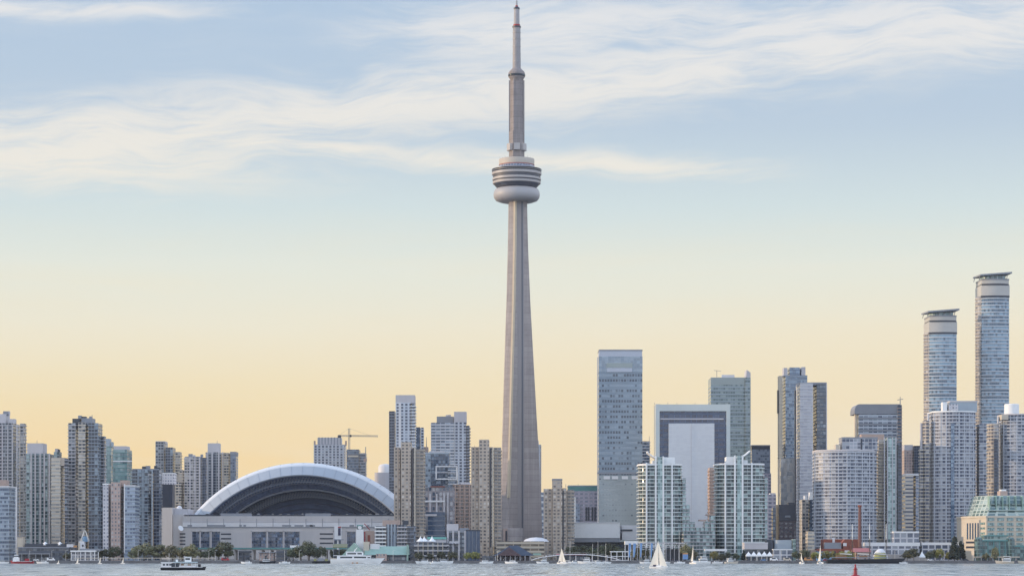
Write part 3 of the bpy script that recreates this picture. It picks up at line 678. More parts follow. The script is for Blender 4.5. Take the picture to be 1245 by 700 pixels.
F('round_warm', (0.47, 0.475, 0.50, 1), (0.085, 0.10, 0.15, 1), (0.40, 0.41, 0.44, 1), 3.0, 2.95, .80, .70, .36, floorvar=.3, ior=1.45, rough=.5, col=.35, blur=.2)
F('twin_glass', (0.34, 0.42, 0.48, 1), (0.045, 0.09, 0.15, 1), (0.22, 0.34, 0.45, 1), 1.9, 3.4, .94, .66, .45, ior=1.75, floorvar=.6, jit=.05, blur=.3)
F('pale_office', (0.58, 0.53, 0.47, 1), (0.10, 0.12, 0.17, 1), (0.20, 0.22, 0.26, 1), 8.0, 3.6, .97, .42, .3)
F('terminal_wall', (0.58, 0.50, 0.38, 1), (0.10, 0.17, 0.18, 1), (0.3, 0.4, 0.4, 1), 6.0, 5.0, .02, .02, .3)
F('green_glass', (0.38, 0.46, 0.43, 1), (0.09, 0.16, 0.155, 1), (0.30, 0.40, 0.375, 1), 2.6, 3.4, .86, .80, .4, ior=1.6)
F('green_dark', (0.13, 0.21, 0.205, 1), (0.03, 0.06, 0.065, 1), (0.16, 0.26, 0.26, 1), 2.4, 3.0, .84, .78, .3)
F('frame_white', (0.55, 0.56, 0.60, 1), (0.09, 0.11, 0.16, 1), (0.30, 0.33, 0.38, 1), 5.4, 4.6, .78, .74, .3)
F('low_dark', (0.085, 0.10, 0.13, 1), (0.03, 0.04, 0.055, 1), (0.28, 0.32, 0.36, 1), 3.0, 3.5, .8, .6, .25)
F('brick_block', (0.10, 0.085, 0.10, 1), (0.03, 0.035, 0.05, 1), (0.08, 0.08, 0.10, 1), 4.0, 3.8, .55, .5, .3)
F('garage', (0.46, 0.38, 0.28, 1), (0.05, 0.045, 0.045, 1), (0.16, 0.12, 0.08, 1), 7.0, 3.6, .9, .45, .3)
F('rust_bays', (0.26, 0.24, 0.26, 1), (0.05, 0.08, 0.13, 1), (0.36, 0.36, 0.38, 1), 3.2, 4.4, .68, .7, .45)

BAL = 'balcony'; FB = 'floor_band'
M['crown_blue'] = plain('crown_blue', (0.44, 0.48, 0.56, 1), .5, .05, .1)
M['gate_pale'] = plain('gate_pale', (0.55, 0.60, 0.60, 1), .5, .06, .06)
# ---------------- west end
b = Bld('condo_tower', 'tall beige condo tower with stepped roof at the far left edge', 'condo tower', 10, 2120)
b.vol('wall', -14, 24, 514, 'condo_grey', dep=30, slab=(BAL, 'lilac', 3.0, .5, .5, 655)); b.vol('side_wall', 24.2, 32, 514.5, 'condo_warm', off=2.5, dep=24, slab=(BAL, 'lilac', 3.0, .5, .6, 655))
b.vol('penthouse', -14, 12, 503, 'lilac', off=4, dep=18, yb=515); b.vol('penthouse', 12, 20, 509, 'lilac', off=5, dep=14, yb=515); b.units(-6, 8, 503.5, 8, 3)
for px in (3, 9, 15, 20.5): b.box('pier', px-.5, px+.5, 516, 660, 'lilac', -.9, 1.0)
b = Bld('office_block', 'low pale blue glass block at the left edge near the water', 'office block', 4, 1990)
b.vol('wall', -14, 20, 591, 'office_blue', dep=30, cap=('offwhite', 1.0), slab=(FB, 'bluegrey', 3.3, .9, .25, 670)); b.vol('penthouse', -4, 11, 583, 'pink', off=8, dep=14, yb=592)
b.box('edge_strip', 18.9, 20.2, 592, 672, 'offwhite', -.5, 1.2)
b = Bld('condo_tower', 'teal glass condo tower with a blank grey roof box beside the beige tower', 'condo tower', 50, 2080)
b.vol('wall', 32, 66, 551, 'condo_teal', dep=30, slab=(BAL, 'bluegrey', 3.0, .4, .5, 660), pier=('pier', 'lilac', [38, 43, 49, 54, 60], 1.1, .8)); b.vol('roof_box', 33, 57, 538.5, 'lilac', off=4, dep=18, yb=552)
b.vol('side_wall', 65.4, 75, 549, 'condo_teal', off=5, dep=20); b.units(66, 71, 549.3, 8, 2); b.mast(45, 535, 539)
b = Bld('apartment_block', 'beige apartment block with pale horizontal bands beside the tall striped tower', 'apartment block', 73, 2040)
b.vol('wall', 62.5, 78, 557, 'band_beige', dep=24, slab=(FB, 'stone', 3.0, 1.0, .25, 640)); b.vol('side_wall', 78.2, 83, 557, 'condo_dark', off=1.5, dep=20, slab=(BAL, 'lilac', 3.0, .5, .5, 640)); b.vol('parapet', 62.5, 84, 556, 'beige', off=.8, dep=22, yb=566)
b = Bld('condo_tower', 'tallest left tower with a dark crown and a warm beige vertical stripe', 'condo tower', 104, 2060)
b.vol('wall', 83, 95.6, 514, 'condo_grey', dep=26, slab=(BAL, 'lilac', 3.0, .6, .6, 650)); b.vol('stripe_wall', 95.2, 107, 513, 'condo_warm', off=-2.5, dep=24, slab=(BAL, 'stone', 3.0, .8, .4, 650)); b.vol('dark_wall', 107.2, 124.5, 514, 'condo_dark', off=-.5, dep=28, slab=(BAL, 'bluegrey', 3.0, .4, .5, 650))  # stripe's warmer tone and cream balconies stand in for sunlight
b.vol('crown', 88, 100, 508.6, 'dark', off=3, dep=18, yb=520); b.vol('crown', 99, 116, 508.0, 'grey', off=5, dep=16, yb=516); b.mast(112, 504, 510); b.units(92, 114, 508.3, 8, 3)
b.vol('rear_wall', 122, 129, 530, 'condo_dark', off=14, dep=20, slab=(BAL, 'lilac', 3.0, .6, .6, 600))
b = Bld('office_tower', 'slim blue grey tower half hidden behind the dark crowned tower', 'office tower', 132, 2350)
b.vol('wall', 125, 139, 542, 'glass_teal', dep=28); b.vol('penthouse', 128, 135.5, 533, 'bluegrey', off=3, dep=16, yb=543); b.vol('penthouse', 135, 138.5, 537, 'bluegrey', off=4, dep=16, yb=543)
b = Bld('office_tower', 'flat topped teal glass office tower with pale floor bands', 'office tower', 149, 2300)
b.vol('wall', 137.5, 160.5, 546, 'glass_teal', dep=30, slab=(FB, 'teal', 3.6, .5, .2, 600)); b.vol('roof_box', 138.5, 158, 542, 'lilac', off=3, dep=20, yb=547); b.box('floor_band', 137.6, 160.4, 559.5, 561, 'offwhite', -.4, .8)
b = Bld('apartment_slab', 'low slab block with white, pink and blue grey faces', 'apartment block', 147, 1985)
b.vol('white_wall', 125, 134.6, 588, 'white_slab', dep=24, cap=('white', .6)); b.vol('pink_wall', 134.8, 151, 586, 'pink_slab', off=-.6, dep=26); b.vol('blue_wall', 151.2, 169.5, 590, 'slab_blue', off=-2.0, dep=26, cap=('offwhite', .8), slab=(FB, 'bluegrey', 3.0, .9, .25, 672))
b.vol('penthouse', 146, 158, 583.5, 'pink', off=6, dep=14, yb=591); b.box('edge_strip', 150.6, 151.9, 588, 672, 'offwhite', -2.4, 1.5)
b = Bld('condo_tower', 'dark blue glass condo tower with pale balcony lines beside the stadium', 'condo tower', 178, 2090)
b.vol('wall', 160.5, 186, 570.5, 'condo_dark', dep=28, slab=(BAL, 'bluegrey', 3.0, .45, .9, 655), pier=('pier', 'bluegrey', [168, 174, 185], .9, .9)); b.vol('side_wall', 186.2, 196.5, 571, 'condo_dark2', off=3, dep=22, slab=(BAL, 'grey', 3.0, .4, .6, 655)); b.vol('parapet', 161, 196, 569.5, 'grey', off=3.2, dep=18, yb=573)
b.units(165, 192, 570, 8, 4)
b = Bld('condo_tower', 'grey tower in three descending steps behind the stadium corner', 'condo tower', 205, 2620)
b.vol('wall', 189, 204, 536.5, 'condo_grey', dep=26); b.vol('front_wall', 201, 213.5, 543.5, 'condo_dark', off=-5, dep=22); b.vol('side_wall', 213, 221, 549, 'condo_warm', off=-3, dep=22, slab=(BAL, 'stone', 3.0, .8, .8, 625))
b.vol('parapet', 189.2, 203.6, 536, 'lilac', off=1, dep=20, yb=538.5)
b = Bld('apartment_block', 'navy block with a white top floor squeezed before the stepped grey tower', 'apartment block', 205, 2480)
b.vol('wall', 197.5, 212.5, 588, 'navy', dep=18); b.vol('top_floor', 197, 214.5, 575, 'white_slab', off=-.8, dep=20, yb=588.5, cap=('white', .5))
b = Bld('condo_tower', 'condo tower with wraparound balconies directly behind the left end of the dome', 'condo tower', 235, 2560)
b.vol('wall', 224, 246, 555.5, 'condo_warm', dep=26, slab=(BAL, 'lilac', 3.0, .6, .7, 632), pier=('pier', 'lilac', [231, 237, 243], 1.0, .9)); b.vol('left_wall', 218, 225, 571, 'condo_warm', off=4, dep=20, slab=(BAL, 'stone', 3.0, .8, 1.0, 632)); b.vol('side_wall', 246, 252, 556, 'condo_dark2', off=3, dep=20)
b.vol('low_wing', 213.5, 222, 586, 'condo_warm', off=-5, dep=20, slab=(BAL, 'stone', 3.0, .9, .9, 625)); b.vol('parapet', 225, 246, 554.6, 'grey', off=2, dep=16, yb=557); b.units(226, 246, 555, 7, 3)
b = Bld('condo_tower', 'grey tower with a broad penthouse right of the balconied tower, behind the dome', 'condo tower', 270, 2650)
b.vol('wall', 250, 272, 549.5, 'condo_grey', dep=26, pier=('pier', 'lilac', [252, 258, 266, 271], 1.6, .8)); b.vol('penthouse', 252.5, 268.5, 538.5, 'lilac', off=4, dep=16, yb=551); b.vol('bay_wall', 272, 280, 550, 'condo_warm', off=-2, dep=20, slab=(BAL, 'stone', 3.0, .9, 1.2, 590)); b.vol('side_wall', 280, 289.5, 549.2, 'tower_plain', off=1, dep=24, cap=('grey', 3))
b.vol('dark_wall', 256, 263, 551, 'condo_dark', off=-.5, dep=8); b.mast(264, 535, 539)
# ---------------- behind and right of the dome
b = Bld('condo_tower', 'pale gridded tower with slotted crown and corner posts above the dome', 'condo tower', 401, 2900)
b.vol('wall', 381.5, 421, 540, 'white_grid', dep=30, slab=(FB, 'lilac', 3.2, .6, .3, 565)); b.vol('crown', 386, 416, 531.5, 'lilac', off=4, dep=22, yb=541, roof='roof', pier=('crown_slot', 'grey', 8, 1.3, .3))
for px in (381.5, 419.5): b.vol('corner_post', px, px+2.2, 535.5, 'pink', off=.5, dep=4, yb=541)
b = Bld('unfinished_tower', 'dark unfinished tower under construction above the dome', 'building under construction', 433, 2850)
b.vol('wall', 421.5, 438, 546, 'dark_glass', dep=24, slab=('floor_slab', 'grey', 3.3, .6, .5, 580)); b.vol('side_wall', 437, 445.5, 550.5, 'dark_glass', off=3, dep=20, slab=('floor_slab', 'lilac', 3.3, .7, .8, 590)); b.vol('formwork', 423, 436, 553.2, 'stone', off=-.8, dep=6, yb=555.2)
o = thing('construction_hoist', 'thin mast hoist clamped to the side of the unfinished dark tower', 'hoist', (PX(444.6, 2845), 2845, GZ))
mb = MB(); mb.box(-.5, .5, -.5, .5, 0, PZ(543, 2845)-GZ); mb.build('mast', M['steel'], o)
mb = MB(); mb.box(-2.2, 1.6, -2.6, -.6, PZ(561, 2845)-GZ, PZ(557, 2845)-GZ); mb.build('cage', M['pink'], o)
def crane(label, x, D, ytop, yjib, ybase, xl, xr):
    o = thing('tower_crane', label, 'tower crane', (PX(x, D), D, GZ))
    h = PZ(yjib, D)-GZ; k = D/FPX
    def lat(name, p0, p1, wd):
        m_ = MB(); p0 = Vector(p0); p1 = Vector(p1); n = max(3, int((p1-p0).length/(wd*1.3))); up = abs((p1-p0).normalized().z) > .5
        s1 = Vector((wd/2, 0, 0)) if up else Vector((0, 0, wd/2)); s2 = Vector((0, wd/2, 0))
        cs = [s1+s2, s1-s2, -s1-s2, -s1+s2]
        for c_ in cs: m_.tube(p0+c_, p1+c_, .28, .28, 4)
        for i in range(n):
            a = p0+(p1-p0)*i/n; b_ = p0+(p1-p0)*(i+1)/n
            for j in range(4): m_.tube(a+cs[j], b_+cs[(j+1) % 4], .16, .16, 3)
        return m_.build(name, M['steel'], o)
    lat('mast', (0, 0, PZ(ybase, D)-GZ), (0, 0, PZ(ytop, D)-GZ), 1.8)
    lat('jib', (0, 0, h), ((xr-x)*k, 0, h-.4), 1.5); lat('counter_jib', (0, 0, h), ((xl-x)*k, 0, h), 1.5)
    m_ = MB(); m_.box((xl-x)*k-1.2, (xl-x)*k+2.6, -1.4, 1.4, h-2.2, h+.8); m_.build('counterweight', M['dark'], o)
    m_ = MB(); m_.box(.6, 2.8, -2.4, -.6, h-1.6, h+1.2); m_.build('cab', M['dark'], o)
    m_ = MB(); t = PZ(ytop, D)-GZ
    m_.tube((0, 0, t), ((xr-x)*k*.7, 0, h+.8), .12, .12, 3); m_.tube((0, 0, t), ((xl-x)*k, 0, h+.8), .12, .12, 3); m_.build('tie_bar', M['steel'], o)
    return o
crane('tower crane with a long jib above the unfinished tower by the dome', 424.5, 2870, 520.5, 529.5, 560, 412, 459.5)
b = Bld('arts_hall', 'low pale rounded building glimpsed between the dome and tall tower', 'hall', 467, 2950)
b.vol('wall', 455, 482, 574, 'lilac', dep=20, rl=6, rr=6); m_ = MB(); m_.lathe([(9, 0), (9, 9), (7, 12), (.2, 13)], 24, b.x(468), 14); m_.build('roof_drum', M['offwhite'], b.root, (0, 0, b.z(576)))
b.vol('roof_box', 461, 465, 569.5, 'pink', off=10, dep=6, yb=575)
b = Bld('condo_tower', 'tall pale tower with blank top and dark left flank right of the dome', 'condo tower', 490, 2500)
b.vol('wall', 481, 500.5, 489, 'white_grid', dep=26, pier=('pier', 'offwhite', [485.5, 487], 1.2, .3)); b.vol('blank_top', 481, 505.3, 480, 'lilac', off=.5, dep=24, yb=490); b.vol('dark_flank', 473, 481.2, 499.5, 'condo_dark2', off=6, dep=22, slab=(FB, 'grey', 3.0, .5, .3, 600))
b.vol('side_wall', 500.3, 505.5, 489, 'tower_plain', off=1, dep=22, slab=(BAL, 'white', 3.2, .9, .8, 550)); 
b = Bld('condo_tower', 'narrow blue grey tower just behind the tall blank topped tower', 'condo tower', 510, 2650)
b.vol('wall', 504, 511.5, 519, 'dark_glass', dep=20); b.vol('side_wall', 511.3, 515.6, 519.4, 'white_grid', off=1, dep=16); b.vol('rear_wall', 514, 521, 543, 'pink', off=6, dep=16); b.mast(518.5, 531, 544, 8, .5)
b = Bld('hotel_tower', 'pale blue tower with two roof boxes left of the concrete tower', 'tower', 547, 2560)
b.vol('wall', 524, 553, 513.5, 'rib_white', dep=30, slab=(FB, 'offwhite', 3.2, .8, .25, 600)); b.vol('core_wall', 552.5, 567, 513, 'white_grid', off=-1.2, dep=28); b.vol('roof_box', 531, 552, 506, 'grey', off=4, dep=18, yb=515); b.vol('roof_box', 552, 567.5, 500.2, 'lilac', off=1, dep=22, yb=514)
b.vol('side_wall', 566.8, 571.2, 517, 'condo_dark', off=2, dep=22, slab=(BAL, 'lilac', 3.2, .8, .9, 600)); b.units(533, 548, 506.3, 10, 3)
b = Bld('apartment_tower', 'brown concrete apartment tower with raised core right of the dome', 'apartment tower', 497, 2060)
b.vol('core', 487.6, 501, 537, 'beige_tower', off=-2.5, dep=26); b.vol('left_wing', 479, 488, 543.5, 'beige_tower', off=1, dep=24, pier=('pier', 'beige', [479.8, 483.6], 1.1, .5)); b.vol('front_wing', 500.8, 505.6, 543.5, 'beige_tower', off=0, dep=24); b.vol('right_wing', 505.8, 517, 545.5, 'beige_wing', off=4, dep=22, slab=(BAL, 'beige', 2.9, .7, .5, 655))
b.box('stair_slot', 501.2, 502.8, 545, 655, 'navy', -.3, .8); b.box('painted_sun_pier', 503.6, 505.2, 544, 655, 'stone', -1.2, 2)  # cream pier added in place of sunlight on the west edge
b = Bld('office_block', 'dark glass block with a pale square frame on its facade', 'office block', 537, 2350)
b.vol('wall', 516.5, 547, 550, 'dark_glass', dep=26, cap=('bluegrey', 1.2)); b.vol('rear_wing', 545, 556.5, 566, 'dark_glass', off=-4, dep=24, slab=(FB, 'white', 3.3, .5, .3, 590)); b.vol('side_wall', 517, 524, 552, 'tall_glass', off=-1, dep=10); b.vol('roof_box', 522, 540, 548, 'lilac', off=6, dep=12, yb=551)
for a in ((529.5, 556, 566, 567.4), (529.5, 556, 581.2, 582.6), (529.5, 531, 567.6, 581), (554.5, 556.2, 567.6, 581)): b.box('facade_frame', a[0], a[1], a[2], a[3], 'offwhite', -5.2, 1.6)
b.box('floor_band', 531.3, 554.3, 573.6, 574.5, 'lilac', -5.0, 1.4)
b = Bld('apartment_block', 'patchwork block of grey columns and blue glass below the framed dark block', 'apartment block', 534, 2200)
b.vol('wall', 516.5, 553, 592, 'rust_bays', dep=24, pier=('pier', 'lilac', [523, 531, 540, 544.5], 1.4, 1.0, 600)); b.vol('glass_front', 520, 541, 622, 'glassblue', off=-5, dep=6, slab=(FB, 'grey', 4.4, .5, .2)); b.box('red_beam', 523, 541, 590.6, 591.8, 'brick', -.8, 1.0)
b.box('beam', 517, 541, 608, 610, 'offwhite', -1.4, 1.2); b.box('beam', 517, 531, 624.5, 627, 'lilac', -6, 1.4)
b = Bld('office_block', 'brown brick block with dark window bands left of the beige tower', 'office block', 562, 2250)
b.vol('wall', 550.5, 574, 588.5, 'brown_band', dep=26, slab=(FB, 'pink', 3.3, .8, .3, 640), pier=('pier', 'pink', 4, 1.0, .5)); b.vol('roof_box', 560, 572, 586, 'lilac', off=6, dep=12, yb=589)
b = Bld('apartment_tower', 'brown concrete apartment tower pressed against the foot of the concrete tower', 'apartment tower', 591, 2060)
b.vol('core', 582.3, 595, 534, 'beige_tower', off=-2.5, dep=26); b.vol('left_wing', 573, 582.6, 543, 'beige_tower', off=1, dep=24, pier=('pier', 'beige', [573.6, 577.4], 1.1, .5)); b.vol('front_wing', 594.8, 600.2, 543.2, 'beige_tower', off=0, dep=24); b.vol('right_wing', 600.4, 609.3, 543.6, 'beige_wing', off=4, dep=20, slab=(BAL, 'beige', 2.9, .7, .5, 665))
b.box('stair_slot', 595.6, 597.2, 545, 665, 'navy', -.3, .8); b.box('painted_sun_pier', 598.4, 600, 544, 665, 'stone', -1.2, 2); b.mast(577, 541, 544, 4, .2)  # cream front pier is painted sunlight, as on the sister tower
b = Bld('condo_tower', 'pale rounded tower peeking from behind the concrete tower', 'condo tower', 651, 2700)
b.vol('wall', 642, 658, 540, 'white_grid', dep=20, rr=6, slab=(BAL, 'lilac', 3.2, .6, .5, 600)); b.vol('penthouse', 644, 655, 535.5, 'lilac', off=3, dep=12, yb=541)
b = Bld('office_block', 'small blue and white block in the gap right of the concrete tower', 'office block', 660, 2550)
b.vol('wall', 648, 668, 598, 'slab_blue', dep=16, slab=(FB, 'white', 6.6, 2.4, .4, 660))
b = Bld('apartment_tower', 'shortest brown concrete apartment tower standing alone right of the concrete tower', 'apartment tower', 677, 2060)
b.vol('core', 671.3, 683.6, 582, 'beige_tower', off=-2.5, dep=26); b.vol('left_wing', 661, 671.6, 594, 'beige_tower', off=1, dep=24, pier=('pier', 'beige', [661.7, 666], 1.1, .5)); b.vol('front_wing', 683.4, 688.8, 593, 'beige_tower', off=0, dep=24); b.vol('right_wing', 689, 698, 595, 'beige_wing', off=4, dep=20, slab=(BAL, 'beige', 2.9, .7, .5, 668))
b.box('stair_slot', 684, 685.5, 596, 668, 'navy', -.3, .8); b.vol('blank_top', 671, 683.8, 581.6, 'grey', off=-2.7, dep=20, yb=583.4)
b = Bld('broadcast_building', 'wide lilac building with a teal roof band and tall dark windows', 'office building', 708, 2350)
b.vol('wall', 680, 731, 596.5, 'lilac_grid', dep=40); b.vol('roof_band', 690, 731, 590, 'teal', off=2, dep=36, yb=597, cap=('bluegrey', .6)); 
for a in (711.8, 714.6, 719.2, 722.4, 726): b.box('tall_window', a, a+2.2, 616, 632.5, 'navy', -.4, .8)
b.vol('side_bay', 699, 705, 612, 'slab_blue', off=-3, dep=10); b.vol('white_bay', 696.5, 700, 604, 'white', off=-4, dep=8); b.mast(703, 588, 591); b.mast(688, 588, 592)
b = Bld('convention_hall', 'blank pale lilac exhibition hall raised over dark trees', 'convention hall', 728, 2100)
b.vol('wall', 697, 753.5, 635, 'white', off=-3, dep=50, yb=653.5, cap=('offwhite', .6)); b.vol('base_wall', 697, 753.8, 653.4, 'grey', off=-2.6, dep=48, yb=658.6); b.vol('right_wall', 753.8, 775, 638, 'offwhite', off=4, dep=40, yb=656); b.box('slot_window', 754.5, 769, 643, 645.2, 'navy', 3.6, .8); b.vol('lower_storey', 690, 778, 658.2, 'dark', off=8, dep=30)
b.box('slot_window', 726, 757, 661.5, 664.5, 'glassblue', 7.6, .8)
# ---------------- centre right
b = Bld('office_tower', 'tall flat topped blue glass tower with scattered dark windows right of the concrete tower', 'office tower', 754, 2300)
b.vol('wall', 726.5, 781, 452, 'tall_glass', dep=34, yb=578); b.vol('top_glazing', 726.3, 781.2, 433, 'tall_smooth', off=-.2, dep=34.4, yb=452.2); b.vol('blank_crown', 727, 780.8, 425.3, 'crown_blue', off=.6, dep=32, yb=433.2, cap=('grey', .7, .3)); b.vol('lower_wall', 726.2, 781.2, 577.6, 'tall_pale', off=-.3, dep=34.6)
b.box('pale_panel', 737.5, 769, 441, 446.6, 'greenpale', -.5, .6); b.box('pale_panel', 738, 768.5, 447.2, 452, 'crown_blue', -.5, .6)  # pale panels set into the top glazing
b.box('floor_band', 726, 781.4, 573.6, 576, 'grey', -.8, 1.0)
for a in (734, 744, 756, 768): b.box('painted_lit_window', a, a+7.5, 578.4, 582.2, 'offwhite', -.8, .8)  # offwhite boxes paint the glow of lit rooms
b.box('edge_strip', 726.1, 727, 434, 640, 'pale', -.5, .8) if 'pale' in M else b.box('edge_strip', 726.1, 727, 434, 640, 'lilac', -.5, .8)
b = Bld('unfinished_tower', 'small dark unfinished block beside the tall blue glass tower', 'building under construction', 786, 2700)
b.vol('wall', 780, 790, 536, 'dark_glass', dep=18, slab=('floor_slab', 'lilac', 3.3, .7, .7, 570)); b.mast(789.5, 530, 538, 2, .4)
b = Bld('gate_tower', 'white framed tower with dark bands around a blank pale centre panel', 'office tower', 841, 2280)
b.vol('wall', 797, 886, 498, 'gate_dark', dep=36, off=1.5); b.vol('left_pillar', 795.2, 802, 491, 'gate_pale', off=0, dep=38, roof='gate_pale'); b.vol('right_pillar', 881.2, 887.8, 491, 'gate_pale', off=0, dep=38, roof='gate_pale'); b.vol('top_beam', 797, 886.5, 491.3, 'gate_pale', off=.3, dep=37, yb=499.5)
b.box('floor_band', 803, 880, 508.2, 509.8, 'lilac', 1.0, .8); b.vol('centre_panel', 812.3, 868.6, 514.4, 'gate_panel', off=-1.0, dep=8); b.box('panel_joint', 840.2, 840.7, 515, 640, 'lilac', -1.15, .6)
for px in (796, 812, 823, 845, 862, 885): b.mast(px, 488.8, 491.5, 3, .25)
b.vol('right_return', 874, 880.2, 545, 'gate_dark', off=.8, dep=3)
b = Bld('office_tower', 'grey green office tower with a sharp fin, behind the white framed tower', 'office tower', 886, 2600)
b.vol('wall', 861, 905.5, 467, 'green_office', dep=36, slab=(FB, 'bluegrey', 3.9, .9, .2, 545)); b.vol('blank_crown', 861, 905.5, 458.6, 'greenpale' if 'greenpale' in M else 'lilac', off=-.1, dep=36.2, yb=467.4); b.vol('side_wall', 903.5, 912.6, 458.5, 'green_office', off=-2, dep=34, slab=(FB, 'bluegrey', 3.9, .9, .2, 545))
m_ = MB(); a0 = b.x(907, -2); a1 = b.x(912.6, -2); z0 = b.z(459); z1 = b.z(449.5)
m_.v = [(a0, -2.1, z0), (a1, -2.1, z0), (a1, -2.1, b.z(453)), (a0+.8, -2.1, z1), (a0, 20, z0), (a1, 20, z0), (a1, 20, b.z(453)), (a0+.8, 20, z1)]
for f in ((0, 1, 2, 3), (7, 6, 5, 4), (0, 3, 7, 4), (1, 5, 6, 2), (3, 2, 6, 7), (0, 4, 5, 1)): m_.face(f)
m_.build('fin', M['lilac'], b.root)
b.units(877, 893, 458.2, 8, 3); b.box('roof_unit', 877.5, 893, 455.4, 458.8, 'offwhite', 6, 5)
m_ = MB(); hx = b.x(871.5, 8); hz = b.z(458.5); m_.tube((hx, 8, hz), (hx, 8, hz+8), .3, .3); m_.tube((hx-3, 8, hz+8), (hx+4.6, 8, hz+7.2), .25, .2); m_.build('davit', M['steel'], b.root)

def wing_roof(b, x0, x1, y0, y1, mat='white'):
    """upswept roof blade from (x0,y0) to (x1,y1)"""
    m_ = MB(); rg = []
    for k in range(9):
        t = k/8; px = x0+(x1-x0)*t; py = y0+(y1-y0)*(t**1.6 if y1 < y0 else 1-(1-t)**1.6)
        X = b.x(px, 2); Z = b.z(py, 2); rg.append([(X, 1, Z-.5), (X, 1, Z+.6), (X, 18, Z+.6), (X, 18, Z-.5)])
    m_.loft(rg, smooth=False); m_.build('roof_blade', M[mat], b.root)
b = Bld('condo_tower', 'white gridded waterfront condo tower with rounded sides, left of the matching pair', 'condo tower', 805, 2010)
SL = (BAL, 'condowhite', 3.05, .6, 1.1)
b.vol('wall', 775.5, 829.5, 564, 'white_condo', dep=30, rl=9, rr=9, seg=7, slab=SL, cap=('white', 1.0, .9)); b.vol('centre_bay', 797.5, 806.2, 555, 'white_condo_teal', off=-1.6, dep=24, pier=('pier', 'white', [797.3, 806.4], 1.3, .6, 554.5))
for px in (786.2, 817.2): b.box('pier', px-.9, px+.9, 562, 676, 'white', -1.9, 2.6)
b.vol('penthouse', 806, 820.5, 555.5, 'white', off=3, dep=16, yb=565); b.vol('penthouse', 792, 797.5, 559.5, 'white', off=3, dep=14, yb=565); wing_roof(b, 787, 799, 549, 556.5)
b.vol('step_wing', 828, 833.8, 581, 'white_condo_teal', off=7, dep=20, slab=(BAL, 'lilac', 3.05, .6, .6)); b.vol('step_wing', 832.5, 838.5, 613, 'white_condo_teal', off=9, dep=18, slab=(BAL, 'lilac', 3.05, .6, .6)); b.vol('step_wing', 837.2, 845, 634, 'white_condo_teal', off=11, dep=18, slab=(BAL, 'lilac', 3.05, .6, .6))
b = Bld('condo_tower', 'white gridded waterfront condo tower with rounded sides, right of the matching pair', 'condo tower', 898, 2010)
b.vol('wall', 868.5, 929.5, 563.5, 'white_condo', dep=30, rl=10, rr=9, seg=7, slab=SL, cap=('white', 1.0, .9)); b.vol('centre_bay', 893.8, 902.6, 554, 'white_condo_teal', off=-1.6, dep=24, pier=('pier', 'white', [893.5, 902.8], 1.3, .6, 553.5))
for px in (882, 914.2): b.box('pier', px-.9, px+.9, 562, 676, 'white', -1.9, 2.6)
b.vol('penthouse', 881, 894, 555, 'white', off=3, dep=16, yb=565); b.vol('penthouse', 902, 909, 559, 'white', off=3, dep=14, yb=565); wing_roof(b, 899, 912, 556, 548)
b.vol('step_wing', 928.2, 933.2, 580, 'white_condo_teal', off=7, dep=20, slab=(BAL, 'lilac', 3.05, .6, .6)); b.vol('step_wing', 862, 869.8, 626, 'white_condo_teal', off=8, dep=20, slab=(BAL, 'lilac', 3.05, .6, .6))
b.vol('step_wing', 855, 863, 633.5, 'white_condo_teal', off=10, dep=18, slab=(BAL, 'lilac', 3.05, .6, .6)); b.vol('step_wing', 844.5, 856, 641, 'white_condo_teal', off=12, dep=16, slab=(BAL, 'lilac', 3.05, .6, .6))
b.box('sloped_coping', 859, 869.5, 624.6, 626.2, 'pink', 7.6, 12); b.box('sloped_coping', 850, 859, 631.2, 633, 'pink', 9.4, 10)
b = Bld('apartment_block', 'narrow pink brick block squeezed behind the right white condo tower', 'apartment block', 866, 2130)
b.vol('wall', 860.5, 874, 568, 'pink', dep=20, slab=(BAL, 'pink', 3.0, .8, .7, 640)); 
b = Bld('office_tower', 'square grey blue office tower right behind the right white condo tower', 'office tower', 924, 2700)
b.vol('wall', 911, 936.5, 546, 'tower_plain', dep=28); b.vol('blank_crown', 911, 936.3, 541, 'navy', off=.3, dep=26, yb=547, cap=('grey', .8)); b.vol('lower_wing', 926, 937.5, 575, 'lilac_grid', off=-6, dep=20)
b = Bld('apartment_block', 'pale grey block in the gap beside the right white condo tower', 'apartment block', 937, 2250)
b.vol('wall', 930.5, 943.5, 601, 'lilac_grid', dep=20, slab=(FB, 'lilac', 3.6, .6, .3, 668)); b.vol('roof_box', 935, 943, 599, 'lilac', off=4, dep=10, yb=602)
b = Bld('office_tower', 'tall blue tower with notched crown and sunlit cream left edge', 'office tower', 963, 2600)
b.vol('wall', 950.5, 981.5, 456, 'blue_tower', dep=36, slab=(FB, 'bluegrey', 3.6, .7, .2, 560)); b.vol('painted_sun_flank', 945.6, 951.2, 456.6, 'stone', off=3, dep=30, slab=(FB, 'stone', 3.6, .8, .2, 590)); b.vol('crown_block', 957, 972.5, 446.4, 'blue_tower', off=4, dep=24, yb=457); b.vol('crown_block', 951, 957.2, 447, 'lilac', off=3, dep=20, yb=457); b.vol('crown_block', 972.3, 979.3, 446, 'lilac', off=5, dep=20, yb=457)  # cream flank colour stands in for low sun on the west face
b.box('slot', 945.3, 946.6, 474, 502, 'navy', 2.5, 6)
b = Bld('office_block', 'pale mirrored glass block in front of the tall blue tower', 'office block', 956, 2450)
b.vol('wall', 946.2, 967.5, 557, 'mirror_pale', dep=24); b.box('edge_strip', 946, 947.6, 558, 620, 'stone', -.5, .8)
b = Bld('office_tower', 'tall tower with a pale ribbed left half and dark glass right half', 'office tower', 986, 2400)
